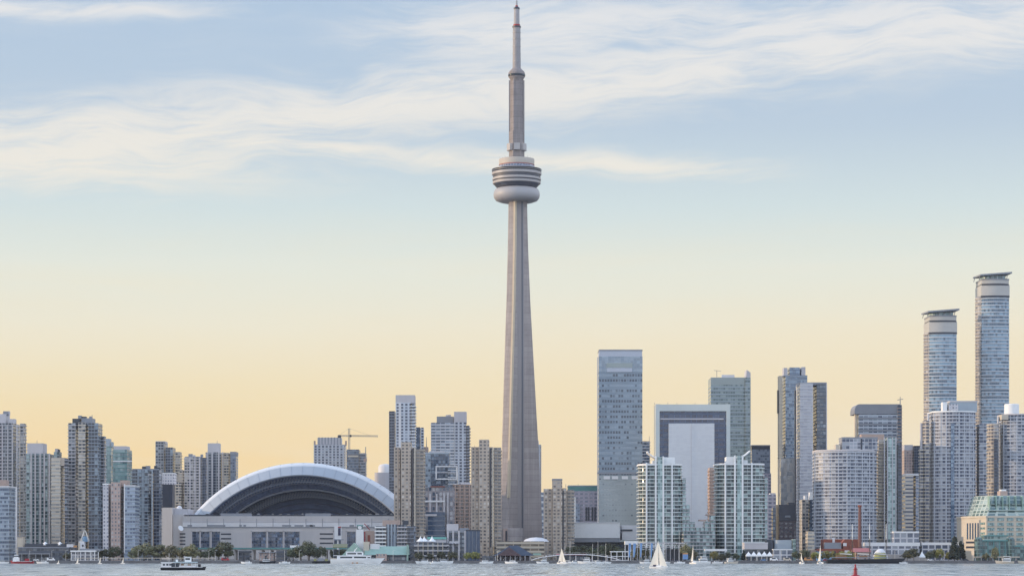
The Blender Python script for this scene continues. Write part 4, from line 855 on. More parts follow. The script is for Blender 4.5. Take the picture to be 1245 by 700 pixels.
b.vol('pale_wall', 967.8, 988.4, 465.5, 'pale_side', off=0, dep=34, slab=(FB, 'offwhite', 3.3, .5, .2, 640)); b.vol('glass_wall', 988.6, 1005.3, 466, 'black_glass', off=-1.5, dep=30); b.vol('parapet', 968, 1005.2, 464.6, 'grey', off=2, dep=28, yb=468); b.vol('flank', 965.8, 968, 474, 'navy', off=8, dep=20)
b.box('edge_strip', 1004.4, 1005.5, 466, 640, 'lilac', -1.9, .8)
b = Bld('office_block', 'black office block with stepped top at the foot of the mirrored block', 'office block', 952, 2150)
b.vol('wall', 943, 967.8, 613, 'navy', dep=24); b.vol('left_wall', 938, 943.2, 617, 'dark_glass', off=2, dep=20); b.vol('roof_box', 957, 966, 610.5, 'dark', off=5, dep=10, yb=614); b.vol('brick_front', 946, 968, 625.5, 'brick_block', off=-4, dep=10, cap=('navy', 5, .3)); b.box('sign_panel', 954.5, 961, 626.3, 628.5, 'grey', -4.8, .4)
b = Bld('apartment_block', 'grey block with dark windows between the two tone tower and round condo', 'apartment block', 980, 2180)
b.vol('wall', 972, 983, 607, 'condo_warm', dep=20); b.vol('right_wall', 982.5, 990, 607, 'dark_glass', off=3, dep=16); b.vol('roof_box', 977, 981, 602, 'white', off=3, dep=10, yb=608); b.vol('roof_box', 983, 988, 598, 'white', off=5, dep=10, yb=608)
# ---------------- east end
b = Bld('condo_tower', 'broad rounded condo tower with banded balconies and a box penthouse', 'condo tower', 1025, 2060)
RS = (BAL, 'slabgrey', 2.95, .95, .7, 668)
b.vol('wall', 988.5, 1068.5, 546.5, 'round_condo', dep=36, bulge=14, slab=RS, pier=('pier', 'slabgrey', [993.5, 1003, 1010, 1019.5, 1030, 1040.5, 1049, 1058.5, 1064], .8, .5, 549), cap=('lilac', 1.2, .7)); b.vol('penthouse', 1020, 1067, 531.6, 'round_condo', off=10, dep=20, yb=547, cap=('grey', .8, .2)); b.vol('penthouse', 1014, 1021, 540, 'stone', off=11, dep=12, yb=547)
b.vol('recess', 1046, 1048.4, 533, 'navy', off=9.6, dep=3, yb=546)
b = Bld('condo_tower', 'grey condo tower with teal glass strip wedged against the broad rounded one', 'condo tower', 1080, 2090)
b.vol('wall', 1074.5, 1090, 531.5, 'white_condo_teal', dep=26, pier=('pier', 'lilac', [1075.2, 1079, 1085, 1089.2], .8, .5)); b.vol('balcony_wall', 1065.5, 1074.6, 534, 'condo_warm', off=4, dep=22, slab=(BAL, 'stone', 2.95, .9, 1.4, 660)); b.vol('dark_wall', 1089.8, 1096.3, 540, 'condo_dark2', off=3, dep=20); b.vol('penthouse', 1045, 1075, 527.5, 'pink', off=16, dep=12, yb=536)
b = Bld('office_tower', 'dark office tower with curved shoulder and horizontal glass bands', 'office tower', 1066, 2550)
b.vol('wall', 1039, 1094, 502, 'black_glass', dep=34, yb=600); b.vol('glass_band_wall', 1043, 1092, 504, 'rib_white', off=-.6, dep=6, slab=(FB, 'grey', 6.4, 2.0, .3, 545)); b.vol('painted_sun_edge', 1038.6, 1042.6, 498, 'stone', off=2, dep=20)  # cream volume on the left edge is sunlight put into colour
m_ = MB(); pts = [(1039, 503)]+[(1039+6*(1-math.cos(R(a))), 500-9*math.sin(R(a))) for a in range(0, 91, 15)]+[(1095, 491), (1095, 503)]
poly = [(b.x(px), b.z(py)) for px, py in pts]; n_ = len(poly)
m_.v = [(x, -.2, z) for x, z in poly]+[(x, 33.5, z) for x, z in poly]
m_.face(list(range(n_-1, -1, -1))); m_.face(list(range(n_, 2*n_)))
for i in range(n_): j = (i+1) % n_; m_.face((i, j, n_+j, n_+i))
m_.build('curved_crown', M['grey'], b.root); b.vol('right_wall', 1090, 1096.5, 492, 'dark_glass', off=-2, dep=30, slab=('floor_slab', 'pink', 3.5, .7, .5, 600)); b.mast(1094.5, 482, 493, 0, .6)
m_ = MB(); m_.tube((b.x(1091), 0, b.z(486)), (b.x(1098), 0, b.z(484.8)), .35); m_.build('hoist_arm', M['steel'], b.root)
b = Bld('office_block', 'small pink and grey block in the gap right of the dark curved tower', 'office block', 1105, 2650)
b.vol('wall', 1095, 1110, 547, 'pink_slab', dep=24); b.vol('blank_top', 1096, 1110, 540.5, 'lilac', off=.5, dep=20, yb=548); b.vol('dark_wall', 1108, 1119, 541.5, 'condo_dark2', off=-3, dep=20)
b = Bld('office_block', 'cream office block with long dark window bands', 'office block', 1108, 2300)
b.vol('wall', 1096.5, 1110.5, 577, 'pale_office', dep=26); b.vol('side_wall', 1110.7, 1120, 578, 'slab_blue', off=2, dep=20, slab=(FB, 'lilac', 3.6, 1.3, .3, 650)); b.vol('roof_box', 1097, 1118, 575.4, 'offwhite', off=1, dep=20, yb=578)
def twin(label, xa, xb, ytop, D):
    b = Bld('condo_tower', label, 'skyscraper', (xa+xb)/2, D)
    w_ = xb-xa; T = lambda f: xa+w_*f
    b.vol('wall', T(.015), T(.985), ytop+29, 'twin_glass', dep=34, bulge=3.2, slab=(FB, 'offwhite', 3.4, .55, .45, 500 if ytop > 350 else 520))
    b.vol('left_bay', xa, T(.2), ytop+29, 'round_warm', off=5, dep=26, rl=6, slab=(BAL, 'stone', 3.4, .7, .6, 520))
    b.vol('dark_band', xa, xb, ytop+28.2, 'navy', off=-.7, dep=33, yb=ytop+30, bulge=3.2); b.vol('blank_crown', xa, xb, ytop+15, 'stone' if False else 'crown_tan', off=-.2, dep=34, yb=ytop+28, bulge=3.2)
    b.vol('dark_band', T(.02), T(.98), ytop+14, 'dark', off=-.6, dep=33, yb=ytop+15.6, bulge=3.2); b.vol('crown_band', T(.02), T(.98), ytop+8, 'crown_tan', off=.2, dep=33, yb=ytop+13.6, bulge=3.2, cap=('grey', .8, .3))
    b.vol('crown_screen', T(.1), T(.9), ytop+4, 'white_condo_teal', off=4, dep=24, yb=ytop+9, rl=6, rr=6)
    k = D/FPX; X0 = b.x(xa, 34)-2.0; X1 = b.x(xb)+1.2; zt = b.z(ytop)
    m_ = MB(); m_.v = [(X0, -3, zt-3.6), (X1, -3, zt-1.4), (X1, 36, zt-.6), (X0, 36, zt-2.2), (X0, -3, zt-2.2), (X1, -3, zt+.2), (X1, 36, zt+.8), (X0, 36, zt-.8)]
    for f in ((3, 2, 1, 0), (4, 5, 6, 7), (0, 1, 5, 4), (1, 2, 6, 5), (2, 3, 7, 6), (3, 0, 4, 7)): m_.face(f)
    m_.build('roof_canopy', M['grey'], b.root)
    for f in (.12, .28, .44, .6, .76, .9):
        for yy in (1, 30):
            m_ = MB(); xx = b.x(T(f)); m_.tube((xx, yy, b.z(ytop+8)), (xx+.8, yy-1.5, zt-2.0), .3); m_.build('canopy_strut', M['steel'], b.root)
    return b
M['crown_tan'] = plain('crown_tan', (0.45, 0.44, 0.42, 1), 0.4, 0.05, 0.1)
twin('second tallest right tower, glass shaft under a tilted roof plate', 1123, 1164.4, 375.5, 2350)
twin('tallest right tower, slim glass shaft under a tilted roof plate', 1185.8, 1228.3, 331, 2380)
b = Bld('condo_tower', 'massive white condo tower with a blue central strip before the twin skyscrapers', 'condo tower', 1156, 2080)
b.vol('wall', 1128, 1188.5, 499.5, 'round_warm', dep=36, bulge=9, pier=('pier', 'slabgrey', [1131.5, 1138, 1145, 1151, 1166, 1173, 1180, 1185], .8, .5, 502), slab=(BAL, 'slabgrey', 2.95, .95, .6, 660), cap=('white', .8, .5)); b.vol('left_step', 1121.6, 1129.4, 511, 'round_warm', off=7, dep=26, rl=3.5, slab=(BAL, 'stone', 2.95, .8, .6, 660)); b.vol('left_step', 1117.6, 1122.4, 545, 'round_warm', off=10, dep=22, slab=(BAL, 'stone', 2.95, .9, .8, 660)); b.vol('left_post', 1118.4, 1121.6, 514, 'lilac', off=12, dep=10)
b.vol('penthouse', 1150, 1188, 487.5, 'bluegrey', off=9, dep=20, yb=500, cap=('lilac', .9, .3)); b.vol('penthouse', 1144, 1151.5, 488.5, 'white', off=7, dep=14, yb=500); b.vol('penthouse', 1151.5, 1165, 491, 'white_slab', off=6.5, dep=8, yb=500)
b.vol('glass_strip', 1154.6, 1160.4, 514, 'blue_tower', off=-.9, dep=6); b.vol('right_wall', 1187.6, 1199, 515, 'round_condo', off=8, dep=26, slab=(BAL, 'slabgrey', 2.95, .7, .6, 660))
b = Bld('condo_tower', 'white condo tower with a drum on its roof at the right edge', 'condo tower', 1228, 2120)
b.vol('wall', 1213, 1262, 503, 'round_condo', dep=32, bulge=6, pier=('pier', 'slabgrey', [1216, 1222, 1229, 1236], .8, .5, 506), slab=(BAL, 'slabgrey', 2.95, .95, .6, 640), cap=('lilac', .8, .5)); b.vol('left_wing', 1199.6, 1214, 514.5, 'round_warm', off=3, dep=28, rl=5, slab=(BAL, 'stone', 2.95, .8, .6, 640)); b.vol('dark_strip', 1207.5, 1213.4, 534, 'condo_dark2', off=1.8, dep=4); b.vol('roof_step', 1214.5, 1226, 503.5, 'stone', off=-.4, dep=14, yb=510)
m_ = MB(); m_.lathe([(6.4, 0), (6.4, 12.5), (6.0, 13)], 24, b.x(1234), 14); m_.build('roof_drum', M['white'], b.root, (0, 0, b.z(508)))
# ------------------------------------------------------------------ low buildings along the water
b = Bld('warehouse', 'long dark two storey waterside building with small pale windows, left of the fire hall', 'warehouse', 56, 1960)
b.vol('wall', 22, 92, 665, 'low_dark', dep=30, cap=('grey', .5)); b.vol('upper_storey', 30, 90, 660.5, 'dark', off=8, dep=18, yb=666); b.vol('lower_canopy', 22, 62, 672, 'grey', off=-5, dep=5, yb=673.2)
for px in (26, 34, 43, 50, 60): b.box('post', px, px+.8, 673, 681, 'grey', -5, .5)
for px in (52, 70): m_ = MB(); m_.lathe([(3.4, 0), (.1, 2.6)], 4, b.x(px), 10); m_.build('skylight', M['white'], b.root, (0, 0, b.z(662)))
b.box('roof_unit', 81, 89, 661, 664.6, 'offwhite', 2, 4); b.box('roof_unit', 88.5, 93, 662.5, 665, 'orange', 2.5, 3)
b = Bld('stair_block', 'small windowless beige cube at the corner of the pale blue block', 'building', 25.5, 1975)
b.vol('wall', 21, 30.5, 652.5, 'stone', dep=10, cap=('beige', .5)); b.box('door', 22.5, 24, 675, 680, 'dark', -.15, .4)
b = Bld('fire_hall', 'low white waterside fire hall with porch and blue capped tower', 'fire hall', 102, 1925)
b.vol('wall', 86.5, 119.5, 669.6, 'frame_white', dep=16, off=3, cap=('white', .7)); b.vol('roof', 85.5, 121, 668.6, 'white', off=0, dep=20, yb=670.2); b.vol('upper_roof', 97, 125, 666.4, 'grey', off=6, dep=12, yb=668.8)
for px in (86.5, 92, 98, 104, 110, 115, 119.5): b.box('column', px-.35, px+.35, 670, 681, 'white', .2, .5)
b.vol('hose_tower', 95.6, 104, 657.6, 'offwhite', off=8, dep=6); b.vol('painted_sun_side', 95.2, 98, 659, 'stone', off=7.6, dep=5); b.box('tower_window', 99.6, 101.4, 661.5, 664, 'navy', 7.6, .8)  # cream side volume carries painted sunlight on the hose tower
m_ = MB(); m_.lathe([(2.5, 0), (2.5, 2.3), (2.2, 3.6), (.1, 4.5)], 16, b.x(100.3), 11); m_.build('tower_cap', plain('blue_cap', (0.12, 0.23, 0.36, 1), .5), b.root, (0, 0, b.z(658)))
m_ = MB(); zt = b.z(644.5); 
for sx_, sy in ((-3.2, 8.5), (3.2, 8.5), (-3.2, 13.5), (3.2, 13.5)): m_.tube((b.x(100.3)+sx_, sy, b.z(657.6)), (b.x(100.3)+sx_*.15, 11+(sy-11)*.15, zt), .22)
for zz in (650, 654): m_.lathe([(1.2 if zz == 650 else 2.1, b.z(zz)), (1.4 if zz == 650 else 2.3, b.z(zz)+.3)], 4, b.x(100.3), 11)
m_.build('antenna_frame', M['mast'], b.root)
# elevated road
o = thing('expressway_viaduct', 'elevated concrete road on columns crossing in front of the stadium', 'viaduct', (PX(340, 2200), 2200, GZ))
m_ = MB(); x0 = PX(205, 2200)-PX(340, 2200); x1 = PX(480, 2200)-PX(340, 2200)
m_.box(x0, x1, -8, 8, PZ(668.4, 2200)-GZ, PZ(666.4, 2200)-GZ); m_.build('deck', M['conc'], o)
m_ = MB(); m_.box(x0, x1, -8.4, -8.05, PZ(667.2, 2200)-GZ, PZ(665.3, 2200)-GZ); m_.build('parapet', M['teal'], o)
px = 210
while px < 480:
    m_ = MB(); xx = PX(px, 2200)-PX(340, 2200); m_.box(xx-.8, xx+.8, -6, 6, 0, PZ(668.3, 2200)-GZ); m_.build('column', M['conc'], o); px += 11
for nm, lb, x, D, wdt, yt, mt in (('market_hall', 'low pinkish waterside shed under the elevated road', 325, 1960, 20, 671.5, 'pink_slab'), ('market_hall', 'low grey waterside shed with white awning left of the pink shed', 298, 1960, 16, 669.5, 'low_dark')):
    b = Bld(nm, lb, 'shed', x, D); b.vol('wall', x-wdt/2, x+wdt/2, yt, mt, dep=14); b.vol('roof', x-wdt/2-1, x+wdt/2+1, yt-.9, 'grey', off=-1, dep=16, yb=yt+.1); b.box('door', x-3, x-.5, 675, 681, 'dark', -.2, .5)
b = Bld('market_hall', 'dark waterside pavilion with a bright white awning below the stadium windows', 'pavilion', 345, 1955)
b.vol('wall', 336, 356, 668, 'low_dark', dep=14); b.vol('awning', 352.5, 363.5, 662.4, 'white', off=-3, dep=6, yb=665.2); b.box('post', 353.5, 354.2, 665, 681, 'mast', -2.6, .4); b.box('post', 362.2, 362.9, 665, 681, 'mast', -2.6, .4)
# silo and green roofs behind the white yacht
b = Bld('clock_tower', 'square white tower with a dark green top behind the moored white yacht', 'tower', 437.5, 1945)
b.vol('shaft', 433, 442.2, 643.2, 'offwhite', dep=6); b.vol('top', 434.2, 441, 638.2, 'green_dark', off=.4, dep=5, yb=643.4, cap=('teal', .5, .3)); m_ = MB(); m_.lathe([(1.5, 0), (1.5, .2)], 20); f = m_.build('clock_face', M['offwhite'], b.root, (b.x(437.5, .4), .35, b.z(640.8))); f.rotation_euler = (R(90), 0, 0)
def gable(b, part, x0, x1, yr, ye, off, dep, mat, hip=0.0, along=True):
    """ridge roof; along: ridge runs left to right"""
    m_ = MB(); a = b.x(x0, off); c = b.x(x1, off); zr = b.z(yr, off); ze = b.z(ye, off); h = hip
    if along: m_.v = [(a, off, ze), (c, off, ze), (c, off+dep, ze), (a, off+dep, ze), (a+h, off+dep/2, zr), (c-h, off+dep/2, zr)]; fs = ((0, 1, 5, 4), (2, 3, 4, 5), (1, 2, 5), (3, 0, 4), (3, 2, 1, 0))
    else: mid = (a+c)/2; m_.v = [(a, off, ze), (c, off, ze), (c, off+dep, ze), (a, off+dep, ze), (mid, off+h, zr), (mid, off+dep-h, zr)]; fs = ((0, 1, 4), (1, 2, 5, 4), (2, 3, 5), (3, 0, 4, 5), (3, 2, 1, 0))
    for f in fs: m_.face(f)
    return m_.build(part, M[mat], b.root)
b = Bld('ferry_terminal', 'low waterside terminal under long pale green copper roofs', 'terminal', 460, 1930)
b.vol('wall', 419, 496, 673, 'low_dark', dep=20); gable(b, 'roof', 443, 496.5, 663.5, 674, -2, 24, 'greenroof'); gable(b, 'roof', 414, 446, 659.5, 676.5, -4, 26, 'greenroof', 1.0, False); b.vol('end_wall', 494.5, 496.6, 661.5, 'greenroof', off=-2.4, dep=20); b.vol('white_booth', 457, 470.5, 672.8, 'pink_slab', off=-6, dep=5); b.vol('gable_bay', 442, 449.5, 658, 'stone', off=4, dep=8); b.vol('terrace_block', 450, 462, 660.5, 'offwhite', off=6, dep=8)
b = Bld('awning_shelter', 'olive awning on posts left of the white clock tower', 'shelter', 411.5, 1935)
m_ = MB(); a = b.x(404.5); c = b.x(422); m_.v = [(a, 0, b.z(664.6)), (c, 0, b.z(664.6)), (c, 8, b.z(660.6)), (a, 8, b.z(660.6)), (a, 0, b.z(665.4)), (c, 0, b.z(665.4)), (c, 8, b.z(661.4)), (a, 8, b.z(661.4))]
for f in ((0, 1, 2, 3), (7, 6, 5, 4), (4, 5, 1, 0), (5, 6, 2, 1), (6, 7, 3, 2), (7, 4, 0, 3)): m_.face(f)
m_.build('awning', plain('olive_canvas', (0.17, 0.18, 0.11, 1), .8), b.root)
for px in (405.2, 412, 421): b.box('post', px, px+.6, 665, 681, 'grey', .3, .4)
b.box('back_wall', 406, 421, 668, 681, 'dark', 7, 1)
b = Bld('billboard', 'white screen board with a small red mark, on a pole before the stadium', 'billboard', 410.5, 1990)
b.box('panel', 406.5, 415, 639, 655, 'offwhite', 0, 1.0); b.box('screen', 411, 414.2, 641.5, 650.5, 'hullblue', -.15, .4); b.box('red_mark', 411, 414.5, 639.6, 641.2, 'red', -.18, .4); b.box('pole', 409.8, 411.6, 655, 681, 'offwhite', .2, .8); b.box('catwalk', 406, 418, 655, 656, 'grey', -.8, 2)
b = Bld('brick_block', 'narrow terracotta block with a pink arm right of the white clock tower', 'building', 449, 2020)
b.vol('wall', 443, 455.5, 645, 'pink', dep=10); b.box('door', 447, 450, 650, 668, 'brick', -.2, .6); m_ = MB(); m_.tube((b.x(443), -1, b.z(636)), (b.x(450), -1, b.z(644)), .35); m_.tube((b.x(443.5), -1, b.z(646)), (b.x(443.5), -1, b.z(660)), .5); m_.build('arm', M['red'], b.root)
b = Bld('condo_block', 'midrise dark balconied block between green roofs and brown tower', 'apartment block', 480, 1985)
b.vol('wall', 457, 469.5, 639, 'condo_dark', dep=20, slab=(BAL, 'white', 3.0, 1.1, 1.0)); b.vol('glass_wall', 469.6, 484, 637, 'condo_dark2', off=2, dep=18, pier=('pier', 'bluegrey', [472, 476, 480], 1.2, .5)); b.vol('wall', 484, 495, 637.5, 'condo_dark', off=-.5, dep=18, slab=(BAL, 'lilac', 3.0, .9, .9)); b.vol('end_wall', 495.2, 506, 639, 'condo_dark2', off=1, dep=18, slab=(BAL, 'grey', 3.0, .5, .8)); b.vol('penthouse', 465, 487, 632, 'pink', off=5, dep=10, yb=639); b.units(470, 500, 637, 6, 3)
b = Bld('terrace_building', 'stepped terrace building topped by white tent peaks and a green roof', 'terrace building', 524, 1960)
b.vol('wall', 506, 544.5, 659, 'low_dark', dep=24, slab=('terrace', 'lilac', 4.0, .9, 1.6)); b.vol('step_wing', 499, 507, 664, 'low_dark', off=2, dep=18)
for px in (511, 515.5, 525): m_ = MB(); m_.lathe([(3.6, 0), (2.0, 1.2), (.5, 3.0), (.1, 4.4)], 8, b.x(px), 5); m_.build('tent_peak', M['white'], b.root, (0, 0, b.z(657.6)))
b.vol('green_roof', 519.5, 543, 652.4, 'greenteal' if 'greenteal' in M else 'greenroof', off=8, dep=10, yb=655); b.vol('roof_wall', 508, 543, 655, 'pale_side', off=9, dep=10, yb=660)
for px in range(508, 544, 6): b.box('column', px, px+.7, 659, 681, 'stone', -1.7, .5)
b = Bld('office_block', 'low office block with tall stone framed windows and a dark glass end', 'office block', 563, 1975)
b.vol('wall', 543.5, 566.5, 645, 'low_dark', dep=22, cap=('grey', 1.2), pier=('pier', 'lilac', [544.5, 551, 558, 565.5], 1.5, .7)); b.vol('glass_end', 566.8, 584, 644, 'glassblue', off=-1.5, dep=22, cap=('navy', .6)); b.vol('white_bay', 546, 558, 657.5, 'white_slab', off=-2, dep=4, yb=660.5); b.vol('roof_box', 543, 557.5, 636.5, 'lilac', off=5, dep=10, yb=645.5); b.vol('roof_box', 558.5, 570, 641.5, 'grey', off=6, dep=8, yb=645)
for px in (570, 574.5, 579): b.box('mullion', px, px+.5, 645.5, 681, 'grey', -1.75, .3)
for px in (565, 568): b.mast(px, 637, 645, 8, .15)
b = Bld('parking_garage', 'open cream parking garage at the foot of the concrete tower', 'parking garage', 632, 2020)
b.vol('wall', 604, 661.5, 657.5, 'garage', dep=30, slab=('deck_edge', 'stone', 3.6, 1.3, .3, 672)); m_ = MB(); m_.lathe([(11, 0), (9, 1.9), (5, 3.2), (.2, 3.6)], 24, b.x(652), 18); m_.build('membrane_dome', M['offwhite'], b.root, (0, 0, b.z(657.8)))
b = Bld('harbour_pavilion', 'dark hip roofed waterside pavilion below the concrete tower', 'pavilion', 624, 1930)
b.vol('wall', 606, 645, 673, 'brick_block', dep=18, off=4); gable(b, 'roof', 600, 650, 662.6, 675, -1, 26, 'navy', 13.0); gable(b, 'gable_front', 604, 634, 664.5, 675, -3, 16, 'plum' if 'plum' in M else 'brick', 0, False)
for px in range(602, 650, 6): b.box('post', px, px+.7, 675, 681, 'lilac', -2, .5)
b.vol('side_shed', 586, 604, 675.5, 'low_dark', off=2, dep=12); b.box('green_awning', 648, 658, 672, 674.5, 'greenroof', 1, 3)
o = thing('footbridge', 'low arched white footbridge with railing between the marina and hall', 'footbridge', (PX(700, 1912), 1912, GZ))
m_ = MB(); rg = []; rail = MB(); prev = None
for k in range(25):
    t = k/24; px = 646+108*t; py = 680.5-7.2*math.sin(math.pi*min(1, t*1.0))**.7; X = PX(px, 1912)-PX(700, 1912); Z = PZ(py, 1912)-GZ
    rg.append([(X, -1.6, Z-.35), (X, -1.6, Z+.35), (X, 1.6, Z+.35), (X, 1.6, Z-.35)])
    rail.tube((X, -1.5, Z), (X, -1.5, Z+1.4), .07, .07, 4)
    if prev: rail.tube(prev, (X, -1.5, Z+1.4), .07, .07, 4)
    prev = (X, -1.5, Z+1.4)
m_.loft(rg, smooth=False); m_.build('deck', M['offwhite'], o); rail.build('railing', M['mast'], o)
for px in (664, 680, 700, 720, 738): m_ = MB(); X = PX(px, 1912)-PX(700, 1912); m_.tube((X, 0, -.5), (X, 0, PZ(674.6, 1912)-GZ), .5); m_.build('column', M['lilac'], o)
b = Bld('awning_stall', 'long low stall with a pinkish red awning behind the footbridge', 'stall', 695, 1930)
b.vol('wall', 677, 712, 674.5, 'low_dark', dep=6); b.vol('awning', 676, 713, 672.8, 'redcloth' if 'redcloth' in M else 'red', off=-2, dep=8, yb=674.2)
b = Bld('frame_pavilion', 'open white frame shelter left of the blue banners', 'shelter', 754, 1925)
for px in (743, 750, 757, 764): b.box('post', px-.4, px+.4, 670, 681, 'white', 0, .5); b.box('post', px-.4, px+.4, 670, 681, 'white', 8, .5)
b.box('beam', 742, 765, 669.5, 670.6, 'white', -.3, 9); b.box('beam', 743, 764, 675.4, 676.2, 'white', .1, .4); b.box('beam', 743, 764, 680, 680.8, 'offwhite', .1, .4)
b = Bld('entrance_canopy', 'flat white canopy above the blue banners beside the exhibition hall', 'canopy', 767, 1960)
b.vol('roof', 759, 775.5, 657.2, 'white', off=0, dep=14, yb=661.6)
for px in (760, 767, 774): b.box('post', px-.5, px+.5, 661, 681, 'white', 2, .6)
for i, (px, w_) in enumerate(((764, 3.0), (769.6, 3.4), (778, 2.6), (791, 2.4))):
    o = thing('banner_pole', ['tall blue banner on a pole, first from the left under the white canopy', 'tall blue banner on a pole, second from the left and widest', 'tall blue banner on a pole, third from the left before the white condo', 'tall blue banner on a pole, closest to the big white sail'][i], 'banner', (PX(px, 1915), 1915, GZ), 0, 'blue banners by the white canopy')
    m_ = MB(); m_.tube((0, 0, 0), (0, 0, 14.2), .14, .1); m_.build('pole', M['mast'], o)
    m_ = MB(); rg = []
    for k in range(13):
        t = k/12; wd = w_*.65*(1-.55*t**1.5); sw = .25*math.sin(t*5+i); rg.append([(.15, sw-.04, 13.8-11*t), (.15+wd, sw*1.6-.04, 13.8-11*t), (.15+wd, sw*1.6+.04, 13.8-11*t), (.15, sw+.04, 13.8-11*t)])
    m_.loft(rg, smooth=False); m_.build('banner', M['bluecloth'], o)
b = Bld('pergola', 'long steel pergola on slender posts before the left white condo', 'pergola', 806, 1935)
for px in range(775, 838, 5): b.box('post', px-.25, px+.25, 660, 681, 'lilac', 0, .35)
for a in ((774, 836, 659.6, 660.4), (774, 836, 664.6, 665.2)): b.box('beam', a[0], a[1], a[2], a[3], 'lilac', -.2, 7)
m_ = MB()
for px in range(775, 835, 5): m_.tube((b.x(px), -.1, b.z(665)), (b.x(px+2.5), -.1, b.z(660)), .16, .16, 4); m_.tube((b.x(px+2.5), -.1, b.z(660)), (b.x(px+5), -.1, b.z(665)), .16, .16, 4)
m_.build('truss', M['mast'], b.root); b.box('back_wall', 809, 834, 667, 681, 'dark', 8, 1.0); b.box('roof_sheet', 776, 835, 659.1, 659.5, 'grey', 0, 7)
b = Bld('info_board', 'blue board with an orange top strip beside the pergola', 'sign', 833, 1915)
b.box('panel', 830.3, 836.5, 673.4, 679.4, 'bluecloth', 0, .3); b.box('top_strip', 830.3, 836.5, 671.8, 673.3, 'orange', -.02, .34); b.box('post', 831, 831.6, 679, 681.2, 'grey', 0, .25); b.box('post', 835.2, 835.8, 679, 681.2, 'grey', 0, .25)
b = Bld('podium_building', 'low glassy podium joining the two white condo towers', 'podium', 850, 1990)
b.vol('wall', 829, 869, 646, 'condo_teal', dep=24, slab=(FB, 'lilac', 3.05, .5, .5)); b.vol('white_roof', 856, 884, 666.8, 'white', off=-18, dep=10, yb=669.4)
for px in (857, 865, 874, 883): b.box('post', px, px+.5, 669, 681, 'white', -17, .4)
b = Bld('theatre_block', 'blank pale grey box on a dark base in front of the right white condo', 'building', 919, 1965)
b.vol('wall', 902.5, 933.5, 659.5, 'lilac', dep=18, yb=667.2, cap=('offwhite', .4)); b.vol('base_wall', 904, 932, 667, 'low_dark', off=2, dep=14); b.vol('dark_link', 930, 940, 655.5, 'dark', off=6, dep=14)
b = Bld('glass_hall', 'grey hall with a pale green glass edge behind the white tents', 'hall', 953, 1970)
b.vol('wall', 938.5, 962.5, 656, 'bluegrey', dep=18, rl=4); b.vol('glass_edge', 962.3, 967.5, 655, 'green_glass', off=-2, dep=16); b.vol('white_block', 939, 963, 667.5, 'frame_white', off=-14, dep=8, cap=('white', .5))
for i, (px, yt) in enumerate(((910, 668.6), (916.4, 668.4), (922.8, 668.5), (929.2, 668.3), (935.6, 668.6))):
    o = thing('party_tent', ['leftmost white peaked tent in the row on the quay', 'second white peaked tent from the left on the quay', 'middle white peaked tent of the five on the quay', 'fourth white peaked tent from the left on the quay', 'rightmost white peaked tent, beside the grey hall'][i], 'tent', (PX(px, 1925), 1925, GZ), 0, 'white tents on the quay')
    m_ = MB(); h = PZ(674.6, 1925)-GZ; t = PZ(yt, 1925)-GZ; m_.lathe([(3.0, h-.8), (2.95, h), (1.9, h+(t-h)*.3), (.7, h+(t-h)*.55), (.06, h+(t-h)*.8)], 4, a0=45, a1=405, smooth=False); m_.build('canopy', M['white'], o)
    for sx_ in (-2, 2):
        for sy in (-2, 2): m_ = MB(); m_.tube((sx_, sy, 0), (sx_, sy, h), .07); m_.build('pole', M['mast'], o)
b = Bld('office_block', 'small cream block beside the red brick power house', 'office block', 985, 1985)
b.vol('wall', 979.5, 990, 645.5, 'band_beige', dep=16, slab=(FB, 'stone', 3.0, .9, .3)); b.vol('annex', 984, 992.5, 668, 'pink', off=-4, dep=8)
b = Bld('power_house', 'long red brick former power house with gables and a dark roof', 'power house', 1020, 1975)
b.vol('wall', 989, 1049, 666.5, 'brick', dep=26); b.vol('rear_wall', 998, 1046, 655, 'brick', off=12, dep=16); m_ = MB(); m_.box(b.x(1003), b.x(1023), 1.0, 8, b.z(666.5), b.z(659)); m_.build('slate_roof', M['grey'], b.root)
gable(b, 'gable', 1023, 1031.5, 655, 660.5, -.6, 14, 'brick', 0, False); b.vol('gable_wall', 1023, 1031.5, 660.4, 'brick', off=-.5, dep=12); b.box('arch_window', 1025.2, 1029.4, 659.6, 663.2, 'offwhite', -.8, .5); b.vol('white_bay', 1011, 1015, 653, 'offwhite', off=11, dep=6); b.box('entrance', 1027, 1033, 668.5, 672, 'offwhite', -1, 2)
for px in range(992, 1048, 7): b.box('window', px, px+3, 669.5, 675, 'navy', -.2, .5)
b.vol('blue_hoarding', 992, 1011, 670, 'bluecloth' if False else 'skyblue', off=-8, dep=.5)
o = thing('brick_chimney', 'tall tapering red brick chimney rising beside the power house', 'chimney', (PX(1045.4, 1972), 1972, GZ))
m_ = MB(); hh = PZ(613.5, 1972)-GZ; m_.lathe([(1.55, 0), (1.15, hh-1.5)], 20); m_.build('shaft', M['chim'], o); m_ = MB(); m_.lathe([(1.35, hh-1.6), (1.55, hh-1.3), (1.5, hh-.2), (1.1, hh)], 20); m_.build('cap', M['brick'], o)
b = Bld('market_pavilion', 'low hall with a faded red roof behind the dark tall ship', 'hall', 1048, 1945)
b.vol('wall', 1039, 1058, 670, 'pink_slab', dep=14); gable(b, 'roof', 1038, 1059, 665.8, 670.5, -1, 16, 'redroof')
b = Bld('glazed_hall', 'low white framed glass hall stepping up behind the white dome', 'hall', 1088, 2000)
